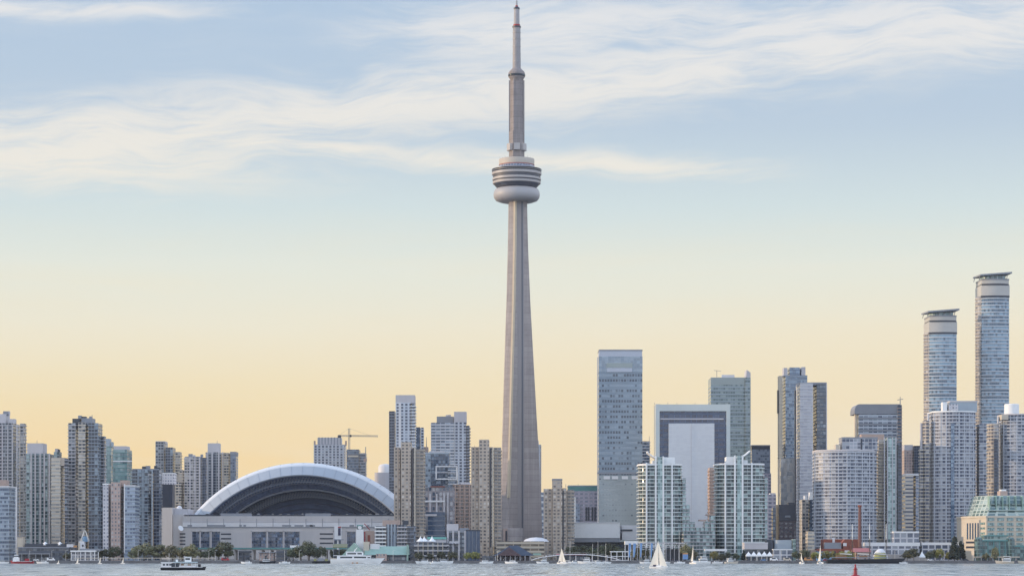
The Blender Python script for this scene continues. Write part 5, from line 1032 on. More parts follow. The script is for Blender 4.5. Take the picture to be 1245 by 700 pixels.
b.vol('wall', 1048, 1118, 659.5, 'frame_white', dep=20, cap=('white', 2.6)); b.vol('upper_hall', 1083, 1117, 646, 'frame_white', off=4, dep=16, cap=('white', 1.0)); b.vol('side_hall', 1116.5, 1170, 659.5, 'frame_white', off=2, dep=18, cap=('white', 1.8)); b.vol('low_wall', 1070, 1130, 673.5, 'conc', off=-12, dep=5)
b = Bld('concert_dome', 'white shell dome with a yellow green lower panel on the quay', 'dome', 1072, 1935)
m_ = MB(); kk = 1935/FPX; rr = 9.4*kk; rg = []
for i in range(9):
    t = i/8*math.pi/2; rg.append([(rr*math.cos(t)*math.cos(R(a)), rr*.9*math.cos(t)*math.sin(R(a)), 9.6*math.sin(t)) for a in range(0, 360, 12)])
m_.loft(rg); m_.build('shell', M['offwhite'], b.root, (0, 7, 0)); m_ = MB(); rg = []
for i in range(6):
    t = .12+i*.12; rg.append([(rr*1.015*math.cos(t)*math.cos(R(a)), rr*.915*math.cos(t)*math.sin(R(a)), 9.75*math.sin(t)) for a in range(205, 320, 8)])
m_.loft(rg, closed=False); m_.build('panel', M['yellowgreen'], b.root, (0, 7, 0))
o = thing('party_tent', 'single small white peaked tent between dark trees right of the dome', 'tent', (PX(1121, 1930), 1930, GZ))
m_ = MB(); m_.lathe([(3.4, 2.6), (3.3, 3.4), (1.5, 5.2), (.1, 7.4)], 4, a0=45, a1=405, smooth=False); m_.build('canopy', M['white'], o)
for sx_ in (-2.2, 2.2): m_ = MB(); m_.tube((sx_, -2.2, 0), (sx_, -2.2, 2.8), .08); m_.build('pole', M['mast'], o)
# the cream terminal
b = Bld('terminal_building', 'cream stone terminal with square windows and green glass upper floors', 'terminal building', 1215, 1965)
xL = b.x(1172.5, 36); xc = b.x(1199.2); xr = b.x(1265); zt = b.z(627)
m_ = MB(); m_.prism([(xL, 36), (xc, 0), (xr, 0), (xr, 70), (xL, 70)], 0, zt, 0, 1); m_.build('wall', [M['stone'], M['roof']], b.root)
m_ = MB(); m_.prism(opoly([(xL, 36), (xc, 0), (xr, 0), (xr, 70), (xL, 70)], .5), zt-1.2, zt+.3, 0, 1); m_.build('cornice', [M['stone'], M['roof']], b.root)
M['termglass'] = facade('terminal_glass', (0.30, 0.42, 0.40, 1), (0.05, 0.11, 0.12, 1), (0.22, 0.36, 0.36, 1), 1.5, 1.6, .84, .84, .45, 1.8)
for r_, (ya, yb_) in enumerate(((628.8, 632.6), (635, 638.8), (641, 644.8), (647.2, 651), (653.4, 657), (659.6, 663))):
    for (xa, xb) in ((1200.8, 1209), (1212.4, 1220.8), (1224, 1232.2), (1235.6, 1243.8), (1247.2, 1255)):
        w_ = b.box('window', xa, xb, ya, yb_, 'termglass', -.12, .5); b.box('sill', xa-.2, xb+.2, yb_, yb_+.35, 'stone', -.4, .6, w_)
d = Vector((xL-xc, 36, 0)); d.normalize(); nn = Vector((-d.y, d.x, 0)); nn = nn if nn.y < 0 else -nn; LL = math.hypot(xL-xc, 36)
def obl(part, u0, u1, y0, y1, mat, out=.12):
    m_ = MB(); z0, z1 = b.z(y1), b.z(y0); P = lambda u, o_: (xc+d.x*u*LL+nn.x*o_, d.y*u*LL+nn.y*o_)
    m_.prism([P(u1, out), P(u0, out), P(u0, -.4), P(u1, -.4)], z0, z1); return m_.build(part, M[mat], b.root)
for i in range(5): obl('slot_window', .34+i*.12, .40+i*.12, 635, 655, 'glassblue')
for y in (634.5, 640.5, 646.5, 652): obl('window', .06, .26, y, y+2.6, 'termglass')
for y in (657.5, 663.5): obl('band_window', .08, .92, y, y+2.4, 'navy')
m_ = MB(); rg = []
for y, xa, xb, o_ in ((627, 1182, 1250, 6), (619.5, 1184.4, 1247, 9), (612, 1187, 1245.5, 12), (601.5, 1190, 1244, 16)):
    z = b.z(y); Xa = b.x(xa, 30); Xm = b.x(xa+17.5, o_); Xb = b.x(xb, o_); rg.append([(Xa, 34, z), (Xm, o_, z), (Xb, o_, z), (Xb, 60, z), (Xa, 60, z)])
M['green_slope'] = facade('green_slope', (0.43, 0.50, 0.47, 1), (0.11, 0.17, 0.165, 1), (0.32, 0.41, 0.385, 1), .25, .5, .74, .78, .45, 1.7)
m_.loft(rg, smooth=False); m_.build('glass_storeys', M['green_slope'], b.root)
for y, xa, o_ in ((619.5, 1201.5, 8.2), (612, 1204, 11.2)): b.box('terrace', xa, 1247, y-.2, y+.9, 'green_glass', o_-1.0, 3)
for px in range(1203, 1246, 8): b.box('glass_fin', px, px+1.0, 602.5, 626, 'greenroof', 8.6, 8)
b.vol('penthouse', 1212.5, 1225, 596.5, 'pink', off=24, dep=14, yb=603); b.vol('penthouse', 1215, 1223.5, 594.6, 'white', off=25, dep=8, yb=598)
b = Bld('waterside_pavilion', 'dark green glass pavilion with octagonal corners before the cream terminal', 'pavilion', 1210, 1930)
b.vol('wall', 1189, 1229, 657, 'green_dark', dep=18, pier=('pier', 'teal', [1194, 1201, 1208, 1215, 1222, 1228], .6, .4)); b.vol('clerestory', 1193, 1224, 650.8, 'green_glass', off=2, dep=12, yb=656); b.vol('roof', 1191.5, 1226, 650.0, 'teal', off=1, dep=15, yb=651.4); b.vol('roof', 1188, 1231, 655.8, 'teal', off=-1, dep=20, yb=657.4)
b.vol('right_wing', 1228, 1248, 663, 'green_dark', off=1, dep=16, cap=('teal', .8, .5))
for px in (1190, 1229):
    m_ = MB(); m_.lathe([(3.4, 0), (3.4, b.z(655.4)), (2.2, b.z(653)), (1.4, b.z(652.4))], 8, b.x(px), 1, smooth=False); m_.build('corner_turret', M['green_dark'], b.root)
b.vol('ground_terrace', 1184, 1240, 676, 'stone', off=-6, dep=5, yb=677.2)
for px in range(1186, 1240, 7): b.box('terrace_post', px, px+.5, 677, 681, 'offwhite', -5.5, .4)
# ------------------------------------------------------------------ trees
def leafmat(name, c0, c1):
    m, n, p = principled(name)
    t = n.n.new('ShaderNodeTexCoord').outputs['Object']; oi = n.n.new('ShaderNodeObjectInfo').outputs['Random']
    f = n.noise(t, .55, 4, .7); c = n.mix(n.ss(f, .3, .72), c0, c1)
    hs = n.n.new('ShaderNodeHueSaturation'); n.l.new(c, hs.inputs['Color']); n.l.new(n.mr(oi, 0, 1, .75, 1.3), hs.inputs['Value']); n.l.new(n.mr(oi, 0, 1, .485, .515), hs.inputs['Hue'])
    n.l.new(hs.outputs[0], p.inputs['Base Color']); p.inputs['Roughness'].default_value = .75
    return m
LEAF = {'olive': leafmat('olive_leaves', (0.12, 0.125, 0.065, 1), (0.27, 0.26, 0.15, 1)), 'dark': leafmat('dark_leaves', (0.045, 0.058, 0.036, 1), (0.135, 0.145, 0.082, 1)),
        'yellow': leafmat('yellow_leaves', (0.18, 0.175, 0.05, 1), (0.36, 0.34, 0.12, 1)), 'conifer': leafmat('conifer_needles', (0.014, 0.024, 0.022, 1), (0.036, 0.052, 0.036, 1))}
BARK = plain('bark', (0.10, 0.08, 0.06, 1), .95, .25, 1.0)
def crown_mesh(kind, seed):
    rr = random.Random(seed); m_ = MB(); cl = []
    if kind == 'conifer':
        for i in range(46):
            h = rr.uniform(.12, 1.0); r = .30*(1.06-h)**.75; a = rr.uniform(0, 6.28); cl.append((r*math.cos(a)*rr.uniform(.4, 1), r*math.sin(a)*rr.uniform(.4, 1), h*.97, .10))
    else:
        for i in range(34):
            while True:
                x, y, z = rr.uniform(-1, 1), rr.uniform(-1, 1), rr.uniform(-.8, 1)
                if .25 < x*x+y*y+z*z < 1: break
            cl.append((x*.44, y*.44, .58+z*.36, rr.uniform(.10, .19)))
    for (x, y, z, s_) in cl:
        for k in range(60 if kind != 'conifer' else 34):
            d = Vector((rr.gauss(0, 1), rr.gauss(0, 1), rr.gauss(0, 1))).normalized()*s_*rr.uniform(.5, 1.05)
            c = Vector((x, y, z))+d*Vector((1, 1, .8)).x
            nrm = (d.normalized()+Vector((rr.uniform(-.7, .7), rr.uniform(-.7, .7), rr.uniform(-.4, .9)))).normalized(); t = nrm.orthogonal().normalized(); q = nrm.cross(t); s = rr.uniform(.022, .045)
            an = rr.uniform(0, 3.14); t, q = t*math.cos(an)+q*math.sin(an), q*math.cos(an)-t*math.sin(an)
            b_ = m_.add([c+t*s+q*s*.3, c+q*s, c-t*s-q*s*.2, c-q*s]); m_.face((b_, b_+1, b_+2, b_+3))
    return m_.mesh('crown', LEAF[kind])
def trunk_mesh(kind, seed):
    rr = random.Random(seed); m_ = MB()
    if kind == 'conifer': m_.tube((0, 0, 0), (0, 0, .9), .03, .006)
    else:
        m_.tube((0, 0, 0), (0.01, 0, .38), .032, .02)
        for k in range(6):
            a = k*1.05+rr.uniform(-.3, .3); e = (.26*math.cos(a), .26*math.sin(a), rr.uniform(.6, .85)); m_.tube((0.01, 0, .22+.03*k), e, .014, .004, 5)
    return m_.mesh('trunk', BARK)
TREE = {(k, s): (crown_mesh(k, s*7+len(k)), trunk_mesh(k, s)) for k in LEAF for s in range(3)}
ORD = ['first', 'second', 'third', 'fourth', 'fifth', 'sixth', 'seventh', 'eighth', 'ninth', 'tenth', 'eleventh']
def trees(kind, name, items, text, grp, D=1938):
    for i, (px, yt, wd) in enumerate(items):
        Di = D+random.uniform(-8, 10); h = (PZ(yt, Di)-GZ)*1.06; w_ = wd*1.1*Di/FPX
        lab = text if len(items) == 1 else (('%s, %s from the left' % (text, ORD[i])))
        o = thing(name, lab, 'tree', (PX(px, Di), Di, GZ), random.uniform(0, 360), grp if len(items) > 1 else None)
        c_, t_ = TREE[(kind, i % 3)]; o.scale = (w_/.96 if kind != 'conifer' else w_/.62, w_/.96 if kind != 'conifer' else w_/.62, h)
        link('crown', c_, o); link('trunk', t_, o)
trees('dark', 'broadleaf_tree', [(81, 671, 10), (127, 667.5, 12), (138.5, 664.5, 18)], 'dark round tree beside the fire hall', 'dark trees by the fire hall')
trees('olive', 'broadleaf_tree', [(163, 668, 14), (175, 661, 26), (195, 663, 26), (210, 663.5, 20), (222, 666, 16), (233.5, 662.5, 21)], 'olive tree in the quay row below the stadium corner', 'olive trees on the quay')
trees('dark', 'broadleaf_tree', [(249, 669, 13), (260, 666, 18), (274, 659.5, 23)], 'dark tree below the left stadium windows', 'dark trees below the left stadium windows')
trees('dark', 'broadleaf_tree', [(357, 666, 15), (366, 664, 18), (375.5, 659, 20), (383, 665, 13), (391.5, 664.5, 10)], 'dark bushy tree below the middle stadium wall', 'dark trees below the stadium wall')
trees('dark', 'broadleaf_tree', [(407, 667, 11), (416, 668, 11)], 'dark small tree under the olive awning', 'dark trees under the awning')
trees('dark', 'broadleaf_tree', [(510, 671, 11), (522, 673, 9), (537, 670.5, 12), (551, 670, 13)], 'dark small tree before the stepped terrace building', 'dark trees before the terrace building', 1935)
trees('yellow', 'broadleaf_tree', [(568.5, 671.5, 9), (578, 671, 12)], 'yellow green tree before the dark glass end of the office block', 'yellow green trees by the dark glass')
trees('dark', 'broadleaf_tree', [(697, 663, 17), (708, 663.5, 17), (718, 665, 13), (731, 663, 16), (741, 661.5, 19), (751, 664.5, 14)], 'dark tree under the pale exhibition hall', 'dark trees under the exhibition hall', 1990)
trees('olive', 'broadleaf_tree', [(774, 665, 13), (784.5, 667, 13), (797, 668, 10)], 'olive tree among the blue banners', 'olive trees among the banners')
trees('olive', 'broadleaf_tree', [(835, 662.5, 14), (842, 668, 13)], 'olive tree left of the double decked tour boat', 'olive trees by the tour boat')
trees('yellow', 'broadleaf_tree', [(868, 670, 11)], 'yellow green tree right of the double decked tour boat', None)
trees('dark', 'broadleaf_tree', [(877, 673, 9), (884, 671, 9), (895.5, 672.5, 9)], 'dark small tree at the foot of the right white condo', 'dark trees by the right white condo', 1925)
trees('conifer', 'conifer_tree', [(904.5, 669, 8)], 'small dark conifer left of the white tents', None, 1925)
trees('dark', 'broadleaf_tree', [(968.5, 669.5, 10), (978, 668.5, 12)], 'dark tree left of the cream block', 'dark trees by the cream block')
trees('yellow', 'broadleaf_tree', [(991.5, 671, 11), (1003.5, 669.5, 12), (1013.5, 670, 11), (1024, 670, 10.5), (1033.5, 670, 10)], 'yellow olive tree in the row before the brick power house', 'yellow trees before the power house')
trees('dark', 'broadleaf_tree', [(1103, 668.5, 13), (1111, 667, 14)], 'dark bushy tree right of the white shell dome', 'dark trees by the shell dome', 1925)
trees('dark', 'broadleaf_tree', [(1130, 669.5, 11), (1136, 668, 9)], 'dark tree left of the bright yellow tree', 'dark trees by the yellow tree')
trees('yellow', 'broadleaf_tree', [(1142.5, 667, 10), (1153, 671, 8)], 'bright yellow tree before the massive white condo tower', 'yellow trees before the massive condo')
trees('conifer', 'conifer_tree', [(1160.5, 653.5, 13), (1168.5, 659.5, 12)], 'tall dark conifer beside the cream terminal', 'conifers by the cream terminal')
trees('olive', 'broadleaf_tree', [(1209.5, 666, 9), (1199, 672, 8)], 'olive tree before the green glass pavilion', 'olive trees by the green pavilion', 1912)
# ------------------------------------------------------------------ boats
def hull(L, Bm, H, sheer=.35, mat='hullwhite', parent=None, stern=.75, rake=.08, mi=None, name='hull'):
    m_ = MB(); rg = []; N = 14
    for i in range(N+1):
        t = i/N; x = -L/2+L*t; f = stern+(1-stern)*min(1, t*3) if t < .33 else (1-((t-.33)/.67)**2.4); f = max(f, .03)
        hw = Bm/2*f; top = H*(1+sheer*max(0, (t-.4))**1.5*2); ov = rake*L*t**4
        rg.append([(x, 0, -.5), (x, -hw*.72, -.3), (x+ov*.5, -hw*.95, top*.5), (x+ov, -hw, top), (x+ov, 0, top+.06), (x+ov, hw, top), (x+ov*.5, hw*.95, top*.5), (x, hw*.72, -.3)])
    m_.loft(rg, smooth=True); return m_.build(name, M[mat], parent)
def boat(name, label, cat, px, D, rz=0, group=None): return thing(name, label, cat, (PX(px, D), D, 0), rz, group)
def tri(name, pts, parent, mat='sail', belly=.6, th=.03):
    """cloth triangle tack, clew, head with a belly"""
    A, B_, H_ = map(Vector, pts); m_ = MB(); N = 8; idx = {}
    nrm = (B_-A).cross(H_-A).normalized()
    for side in (0, 1):
        for i in range(N+1):
            for j in range(N+1-i):
                u = i/N; v = j/N; w_ = 1-u-v; p = A*w_+B_*u+H_*v+nrm*(belly*(w_*u+u*v+w_*v)*2.2+side*th); idx[(side, i, j)] = m_.add([p])
    for i in range(N):
        for j in range(N-i):
            m_.face((idx[(0, i, j)], idx[(0, i+1, j)], idx[(0, i, j+1)]), None, 0, True); m_.face((idx[(1, i, j+1)], idx[(1, i+1, j)], idx[(1, i, j)]), None, 0, True)
            if j < N-i-1: m_.face((idx[(0, i+1, j)], idx[(0, i+1, j+1)], idx[(0, i, j+1)]), None, 0, True); m_.face((idx[(1, i, j+1)], idx[(1, i+1, j+1)], idx[(1, i+1, j)]), None, 0, True)
    return m_.build(name, M[mat], parent)
def part(name, mat, parent, *boxes):
    m_ = MB()
    for bx in boxes: m_.box(*bx)
    return m_.build(name, M[mat], parent)
def spar(name, p0, p1, r, parent, mat='mast', r1=None):
    m_ = MB(); m_.tube(p0, p1, r, r1 or r); return m_.build(name, M[mat], parent)
# harbour ferry heading left
f = boat('harbour_ferry', 'small white harbour ferry with black hull and pale canopy on open water', 'ferry', 222.5, 1150)
hull(20.6, 5.6, 1.25, .3, 'hullblack', f, .9, .03); part('rub_rail', 'offwhite', f, (-10.2, 9.3, -2.9, 2.9, 1.3, 1.5))
part('cabin', 'offwhite', f, (-10.0, -5.0, -2.2, 2.2, 1.4, 3.5)); part('cabin', 'offwhite', f, (-3.6, 6.4, -2.1, 2.1, 1.4, 2.2)); part('dark_bay', 'glassdark', f, (-5.2, -1.6, -2.25, 2.25, 1.5, 3.2)); part('canopy', 'canopyblue', f, (-4.2, 6.6, -2.7, 2.7, 3.6, 3.95)); part('foredeck_cover', 'white', f, (-10.2, -4.0, -2.4, 2.4, 3.5, 3.8))
for x in (-3.4, -1.0, 1.6, 4.2, 6.2): part('stanchion', 'offwhite', f, (x, x+.14, -2.5, -2.36, 1.4, 3.6)); part('stanchion', 'offwhite', f, (x, x+.14, 2.36, 2.5, 1.4, 3.6))
wh = part('wheelhouse', 'white', f, (1.0, 3.8, -1.5, 1.5, 3.95, 6.1)); part('wheelhouse_roof', 'white', wh, (.8, 4.0, -1.7, 1.7, 6.1, 6.3)); part('wheelhouse_window', 'glassdark', wh, (1.3, 3.5, -1.53, -1.47, 4.9, 5.7))
for x in (-9.2, -7.6, -6.2): part('window', 'glassdark', f, (x, x+1.0, -2.24, -2.15, 2.2, 3.0))
spar('mast', (-6.6, 0, 3.8), (-6.6, 0, 8.2), .09, f); part('bench', 'wood', f, (-.8, .6, -1.6, -.8, 2.2, 2.9), (2.4, 4.0, -1.6, -.8, 2.2, 2.8)); part('engine_box', 'hullblack', f, (7.2, 8.4, -1, 1, 1.4, 2.9)); part('radar', 'white', f, (-3.4, -2.4, -.4, .4, 3.95, 5.0))
# white motor yacht
f = boat('motor_yacht', 'large white motor yacht moored before the white clock tower, bow to the right', 'yacht', 432, 1882)
hull(38, 8, 3.4, .25, 'hullwhite', f, .85, .10); part('main_deck', 'white', f, (-14, 12, -3.3, 3.3, 3.2, 6.0)); part('window_band', 'glassdark', f, (-11.5, -2.2, -3.36, -3.25, 4.2, 5.3), (-.8, 8.6, -3.36, -3.25, 4.2, 5.3), (9.6, 11.8, -3.36, -3.25, 4.2, 5.1)); part('deck_overhang', 'white', f, (-17, 12.6, -3.6, 3.6, 6.0, 6.35))
part('upper_deck', 'white', f, (-7, 6, -2.6, 2.6, 6.3, 8.9)); part('window_band', 'glassdark', f, (-6, .8, -2.66, -2.55, 7.1, 8.2), (1.8, 5.2, -2.66, -2.55, 7.1, 8.2)); part('hardtop', 'white', f, (-7.4, 5.4, -2.9, 2.9, 8.9, 9.3)); m_ = MB(); m_.tube((-1, 0, 9.2), (1.5, 0, 12.5), .35, .2); m_.tube((-.4, -1.6, 10.8), (-.4, 1.6, 10.8), .15); m_.build('radar_arch', M['white'], f)
part('stern_rail', 'stone', f, (-19, -14, -3.4, -3.3, 3.4, 4.2)); part('fender', 'orange', f, (-2.4, -1.2, -4.4, -3.9, .1, .9), (1.0, 2.4, -4.4, -3.9, .1, .9))
f = boat('workboat', 'dark low workboat with yellow deck gear moored left of the white yacht', 'workboat', 393, 1884)
hull(17, 4.6, 1.9, .2, 'hullblack', f, .9, .06); part('wheelhouse', 'grey', f, (-4, 0, -1.5, 1.5, 2, 4.2)); part('deck_cargo', 'yellowgreen', f, (-7.2, -5.4, -1.2, 1.2, 2, 3.6), (1.5, 3.4, -1.2, 1.2, 2, 3.4)); spar('mast', (-1, 0, 4), (-1, 0, 7), .1, f)
f = boat('fireboat', 'red hulled white tug with tall masts at the far left quay', 'tug', 27.5, 1882, 180)
hull(17.2, 5, 1.7, .4, 'red', f, .85, .05); part('deckhouse', 'white', f, (2.6, 7.2, -1.7, 1.7, 1.8, 4.6)); part('wheelhouse', 'white', f, (3.4, 6.4, -1.4, 1.4, 4.6, 6.8)); part('window_band', 'glassdark', f, (3.3, 6.5, -1.45, 1.45, 5.3, 6.2)); spar('mast', (4.8, 0, 6.8), (4.8, 0, 12), .12, f); spar('crosstree', (3.2, 0, 10.5), (7.6, 0, 10.5), .08, f); part('red_house', 'red', f, (-5, -2, -1.4, 1.4, 1.8, 3.8)); spar('aft_mast', (-5.5, 0, 2), (-5.5, 0, 10), .1, f)
part('red_stripe', 'white', f, (-7.6, 7.8, -2.52, 2.52, 1.55, 1.75))
def sailer(label, px, D, L, H, rz, main, jib, hullm='hullwhite', name='sailboat', belly=.6, group=None):
    f = boat(name, label, 'sailboat', px, D, rz, group); hull(L, L*.3, .9, .3, hullm, f, .7, .05)
    spar('mast', (0, 0, .8), (0, 0, H), .09, f, r1=.05)
    if main: tri('mainsail', ((-.1, 0, 1.5), (-main, .15, 1.3), (-.1, 0, H-.2)), f, belly=belly); spar('boom', (0, 0, 1.3), (-main, .15, 1.2), .06, f)
    if jib: tri('jib', ((jib, 0, .8), (.6, .3, 1.0), (.1, 0, H-.9)), f, belly=-belly*.6)
    part('cockpit_cover', 'hullblue', f, (-L*.28, -L*.14, -.7, .7, .9, 1.9)); part('cabin', 'white', f, (-L*.1, L*.2, -.8, .8, .85, 1.5))
    return f
sailer('big white sailboat under full sail on open water before the left white condo', 800.5, 1290, 9.8, 14.6, -22, 5.0, 5.0)
sailer('white sailboat with two narrow sails before the exhibition hall and pink awning', 683, 1850, 8.0, 12.2, -35, 3.6, 4.0)
sailer('slender pale sail seen edge on, left of the double decked tour boat', 842.5, 1840, 8.0, 14.6, -62, 3.6, 0)
sailer('small grey sail leaning left, before the dark tree right of the tents', 974.5, 1845, 6.5, 8.4, 115, 3.2, 0, belly=1.0)
sailer('tall cream sail seen edge on, before the brick power house', 997.5, 1845, 7.0, 14.8, -60, 3.8, 0)
for lab, px in (('tiny pale dinghy sail below the fire hall', 94.5), ('tiny pale dinghy sail below the dark round trees', 121.5), ('tiny pale dinghy sail below the low slab block', 149.5), ('smallest dinghy sail, left of the fire hall by the dark warehouse', 71)):
    f = boat('sailing_dinghy', lab, 'dinghy', px, 1835, -35, 'dinghies off the left quay'); s_ = .62 if px == 71 else 1.0
    hull(3.8*s_, 1.4, .45, .2, 'hullwhite', f, .8); spar('mast', (.4, 0, .4), (.4, 0, 5.0*s_), .05, f); tri('sail', ((.4, 0, .8), (-1.6*s_, .1, .8), (.4, 0, 4.9*s_)), f, belly=.25)
# dark three masted schooner
f = boat('tall_ship', 'long dark three masted schooner moored before the white shell dome', 'tall ship', 1051, 1884)
hull(58, 9, 3.3, .25, 'hullblack', f, .8, .05); part('rail', 'grey', f, (-27, 20, -3.6, -3.4, 4.4, 5.0)); part('deckhouse', 'wood', f, (-22, -14, -1.8, 1.8, 4.2, 6.4)); part('deckhouse', 'wood', f, (-4, 2, -1.6, 1.6, 4.2, 6.0)); spar('bowsprit', (27, 0, 5.4), (38, 0, 8.4), .3, f, 'hullblack', .12)
for px in (1036.3, 1057.2, 1077.4):
    xx = (px-1051)*1884/FPX; mm = spar('mast', (xx, 0, 3), (xx, 0, 29.5), .26, f, 'hullblack', .16); spar('topmast', (xx, 0, 18.5), (xx, 0, 30.6), .42, mm, 'mast', .2)
    spar('boom', (xx, 0, 6.5), (xx-10, 0, 7.2), .2, f, 'wood'); tri_ = MB(); tri_.tube((xx-.4, 0, 7.0), (xx-9.5, 0, 7.6), .5, .4); tri_.build('furled_sail', M['sail'], f)
    m_ = MB()
    for s_ in (-1, 1):
        for q in (-2, 0, 2): m_.tube((xx+q, s_*3.8, 4.2), (xx, 0, 21), .05, .05, 3)
    m_.build('shrouds', M['hullblack'], f)
def cruiser(label, px, D, L, rz, group=None, decks=1, col='hullwhite', name='cabin_cruiser', cat='motorboat'):
    f = boat(name, label, cat, px, D, rz, group); h = L*.13; hull(L, L*.3, h, .4, col, f, .85, .08)
    part('cabin', 'white', f, (-L*.3, L*.16, -L*.11, L*.11, h, h+L*.13)); part('window_band', 'glassdark', f, (-L*.27, L*.165, -L*.112, L*.112, h+L*.05, h+L*.10))
    if decks > 1: part('upper_deck', 'white', f, (-L*.34, L*.18, -L*.13, L*.13, h+L*.13, h+L*.16), (-L*.26, L*.06, -L*.1, L*.1, h+L*.16, h+L*.27)); part('window_band', 'glassdark', f, (-L*.24, L*.065, -L*.103, L*.103, h+L*.19, h+L*.24)); part('hardtop', 'white', f, (-L*.3, L*.08, -L*.12, L*.12, h+L*.27, h+L*.29))
    spar('mast', (-L*.05, 0, h+L*.13), (-L*.08, 0, h+L*(.3 if decks == 1 else .42)), .05, f); return f
cruiser('double decked white tour boat right of the slender edge on sail', 853.5, 1876, 13.0, 195, None, 2, name='tour_boat', cat='tour boat')
f = cruiser('cream decorated riverboat moored before the green glass pavilion', 1222, 1880, 13.5, 180, None, 2, 'stone', 'tour_boat', 'tour boat'); part('awning', 'stone', f, (-6, 3, -2, 2, 5.0, 5.3))
cruiser('cream tour boat cut off at the right edge', 1249, 1880, 13, 180, None, 2, 'stone', 'tour_boat', 'tour boat')
cruiser('white motor cruiser with raised bow below the dark hip roofed pavilion', 622, 1884, 9.5, 170); cruiser('white motor cruiser at the left end of the arched footbridge', 660, 1886, 9.0, 185, None, 2)
cruiser('white cruiser moored left of the dark hip roofed pavilion', 591, 1886, 10, 5); cruiser('white cruiser before the stepped terrace building, bow to the left', 515, 1884, 11, 180); cruiser('white cruiser before the stepped terrace building, bow to the right', 541, 1886, 11.5, 0)
cruiser('low white cruiser between the two terrace cruisers', 529, 1880, 7.5, 20); cruiser('white cruiser right of the two sailed boat under the pink awning', 700, 1886, 8.5, 10); cruiser('larger white cruiser in the middle of the marina by the footbridge', 712, 1884, 11, 175, None, 2)
cruiser('white cruiser at the right of the marina near the frame shelter', 728, 1887, 8.0, 10); cruiser('small white cruiser beside the blue banners', 785, 1884, 8.5, 185, None, 2); cruiser('white cruiser right of the double decked tour boat', 872, 1886, 8, 0); cruiser('pale brown old cruiser before the right white condo', 889, 1884, 10, 10, None, 2, 'stone')
cruiser('white cruiser left of the red tug at the left edge', 4, 1886, 8, 0); cruiser('white cruiser before the dark warehouse, right of the red tug', 52, 1887, 9, 175); cruiser('dark hulled launch under the pink shed', 325, 1884, 12, 5, None, 1, 'hullblack')
cruiser('white launch before the grey shed, right of the ferry', 300, 1886, 8, 180); cruiser('small white boat beside the dark schooner bow', 1098.5, 1882, 6, 180)
for i, (px, yt, lab) in enumerate(((693, 657.5, 'moored sailboat with a tall white mast left of the marina cruisers'), (720.5, 660.5, 'moored sailboat with the shorter mast in the middle of the marina'), (727, 657.5, 'moored sailboat with the tall mast in the middle of the marina'), (736.5, 660, 'moored sailboat with a bare mast at the right of the marina'), (808.5, 640, 'moored sailboat with a very tall mast right of the big sail'), (826, 644, 'moored sailboat with a tall mast by the pergola end'), (328, 669, 'moored sailboat with a short mast before the pink shed'), (346, 668, 'moored sailboat with a short mast below the white awning'))):
    f = boat('moored_sailboat', lab, 'sailboat', px, 1889, random.uniform(-25, 25), 'bare masted sailboats at the quay'); hull(8.5, 2.6, .95, .3, 'hullwhite', f, .7, .05); h = PZ(yt, 1889); spar('mast', (0, 0, .8), (0, 0, h), .13, f, r1=.09); spar('boom', (0, 0, 2.0), (-3.6, 0, 2.0), .08, f); m_ = MB(); m_.tube((-.3, 0, 2.2), (-3.4, 0, 2.2), .2); m_.build('furled_sail', M['hullblue'] if i % 2 else M['sail'], f); part('cabin', 'white', f, (-1.5, 1.8, -.8, .8, .9, 1.5))
# red channel buoy close to the camera
D = 822; f = boat('channel_buoy', 'red channel buoy with lattice top in the near water', 'buoy', 1040, D)
m_ = MB(); m_.lathe([(1.5, -.8), (1.65, -.2), (1.65, .35), (1.45, .55), (.6, .7)], 24); m_.build('float', M['red'], f)
m_ = MB(); m_.lathe([(.8, .6), (.62, 1.0), (.5, 2.2), (.46, 2.5)], 16); m_.build('tower', M['red'], f)
m_ = MB()
for a in range(0, 360, 60): m_.tube((.95*math.cos(R(a)), .95*math.sin(R(a)), .5), (.66*math.cos(R(a)), .66*math.sin(R(a)), 2.7), .05)
m_.lathe([(.72, 2.5), (.78, 2.55), (.78, 2.75), (.72, 2.75)], 16); m_.build('cage', M['red'], f)
m_ = MB(); m_.lathe([(.42, 2.5), (.46, 2.9), (.40, 3.2), (.24, 3.3), (.24, 3.7), (.34, 3.75), (.3, 4.1), (.05, 4.4)], 14); m_.build('lantern', M['red'], f)
# lamps and flagpoles on the promenade
lp = thing('street_lamp', 'slim pale street lamp on the quay, leftmost of the row', 'street lamp', (PX(63, 1906), 1906, GZ), 0, 'street lamps along the quay')
m_ = MB(); m_.tube((0, 0, 0), (0, 0, 8.2), .13, .08); m_.build('pole', M['mast'], lp); m_ = MB(); m_.tube((0, 0, 8.1), (1.4, 0, 8.5), .07); a_ = m_.build('arm', M['mast'], lp); m_ = MB(); m_.box(1.0, 1.9, -.18, .18, 8.42, 8.6); m_.build('lamp_head', M['offwhite'], lp)
for px, lab in ((80, 'slim pale street lamp beside the fire hall'), (168, 'slim pale street lamp below the dark blue condo tower'), (254, 'slim pale street lamp right of the ferry, left of its pair'), (261.5, 'slim pale street lamp right of the ferry, right of its pair'), (364, 'slim pale street lamp before the dark stadium trees'), (478, 'slim pale street lamp before the long green roof'), (557, 'slim pale street lamp before the low office block'), (605, 'slim pale street lamp before the hip roofed pavilion'), (764, 'slim pale street lamp under the first blue banner'), (921, 'slim pale street lamp among the white tents'), (950, 'slim pale street lamp before the grey hall'), (1088, 'slim pale street lamp right of the white shell dome'), (1148, 'slim pale street lamp beside the bright yellow trees'), (1183, 'slim pale street lamp before the cream terminal')):
    c_ = copy_tree(lp); c_.location = (PX(px, 1906), 1906, GZ); c_['label'] = lab
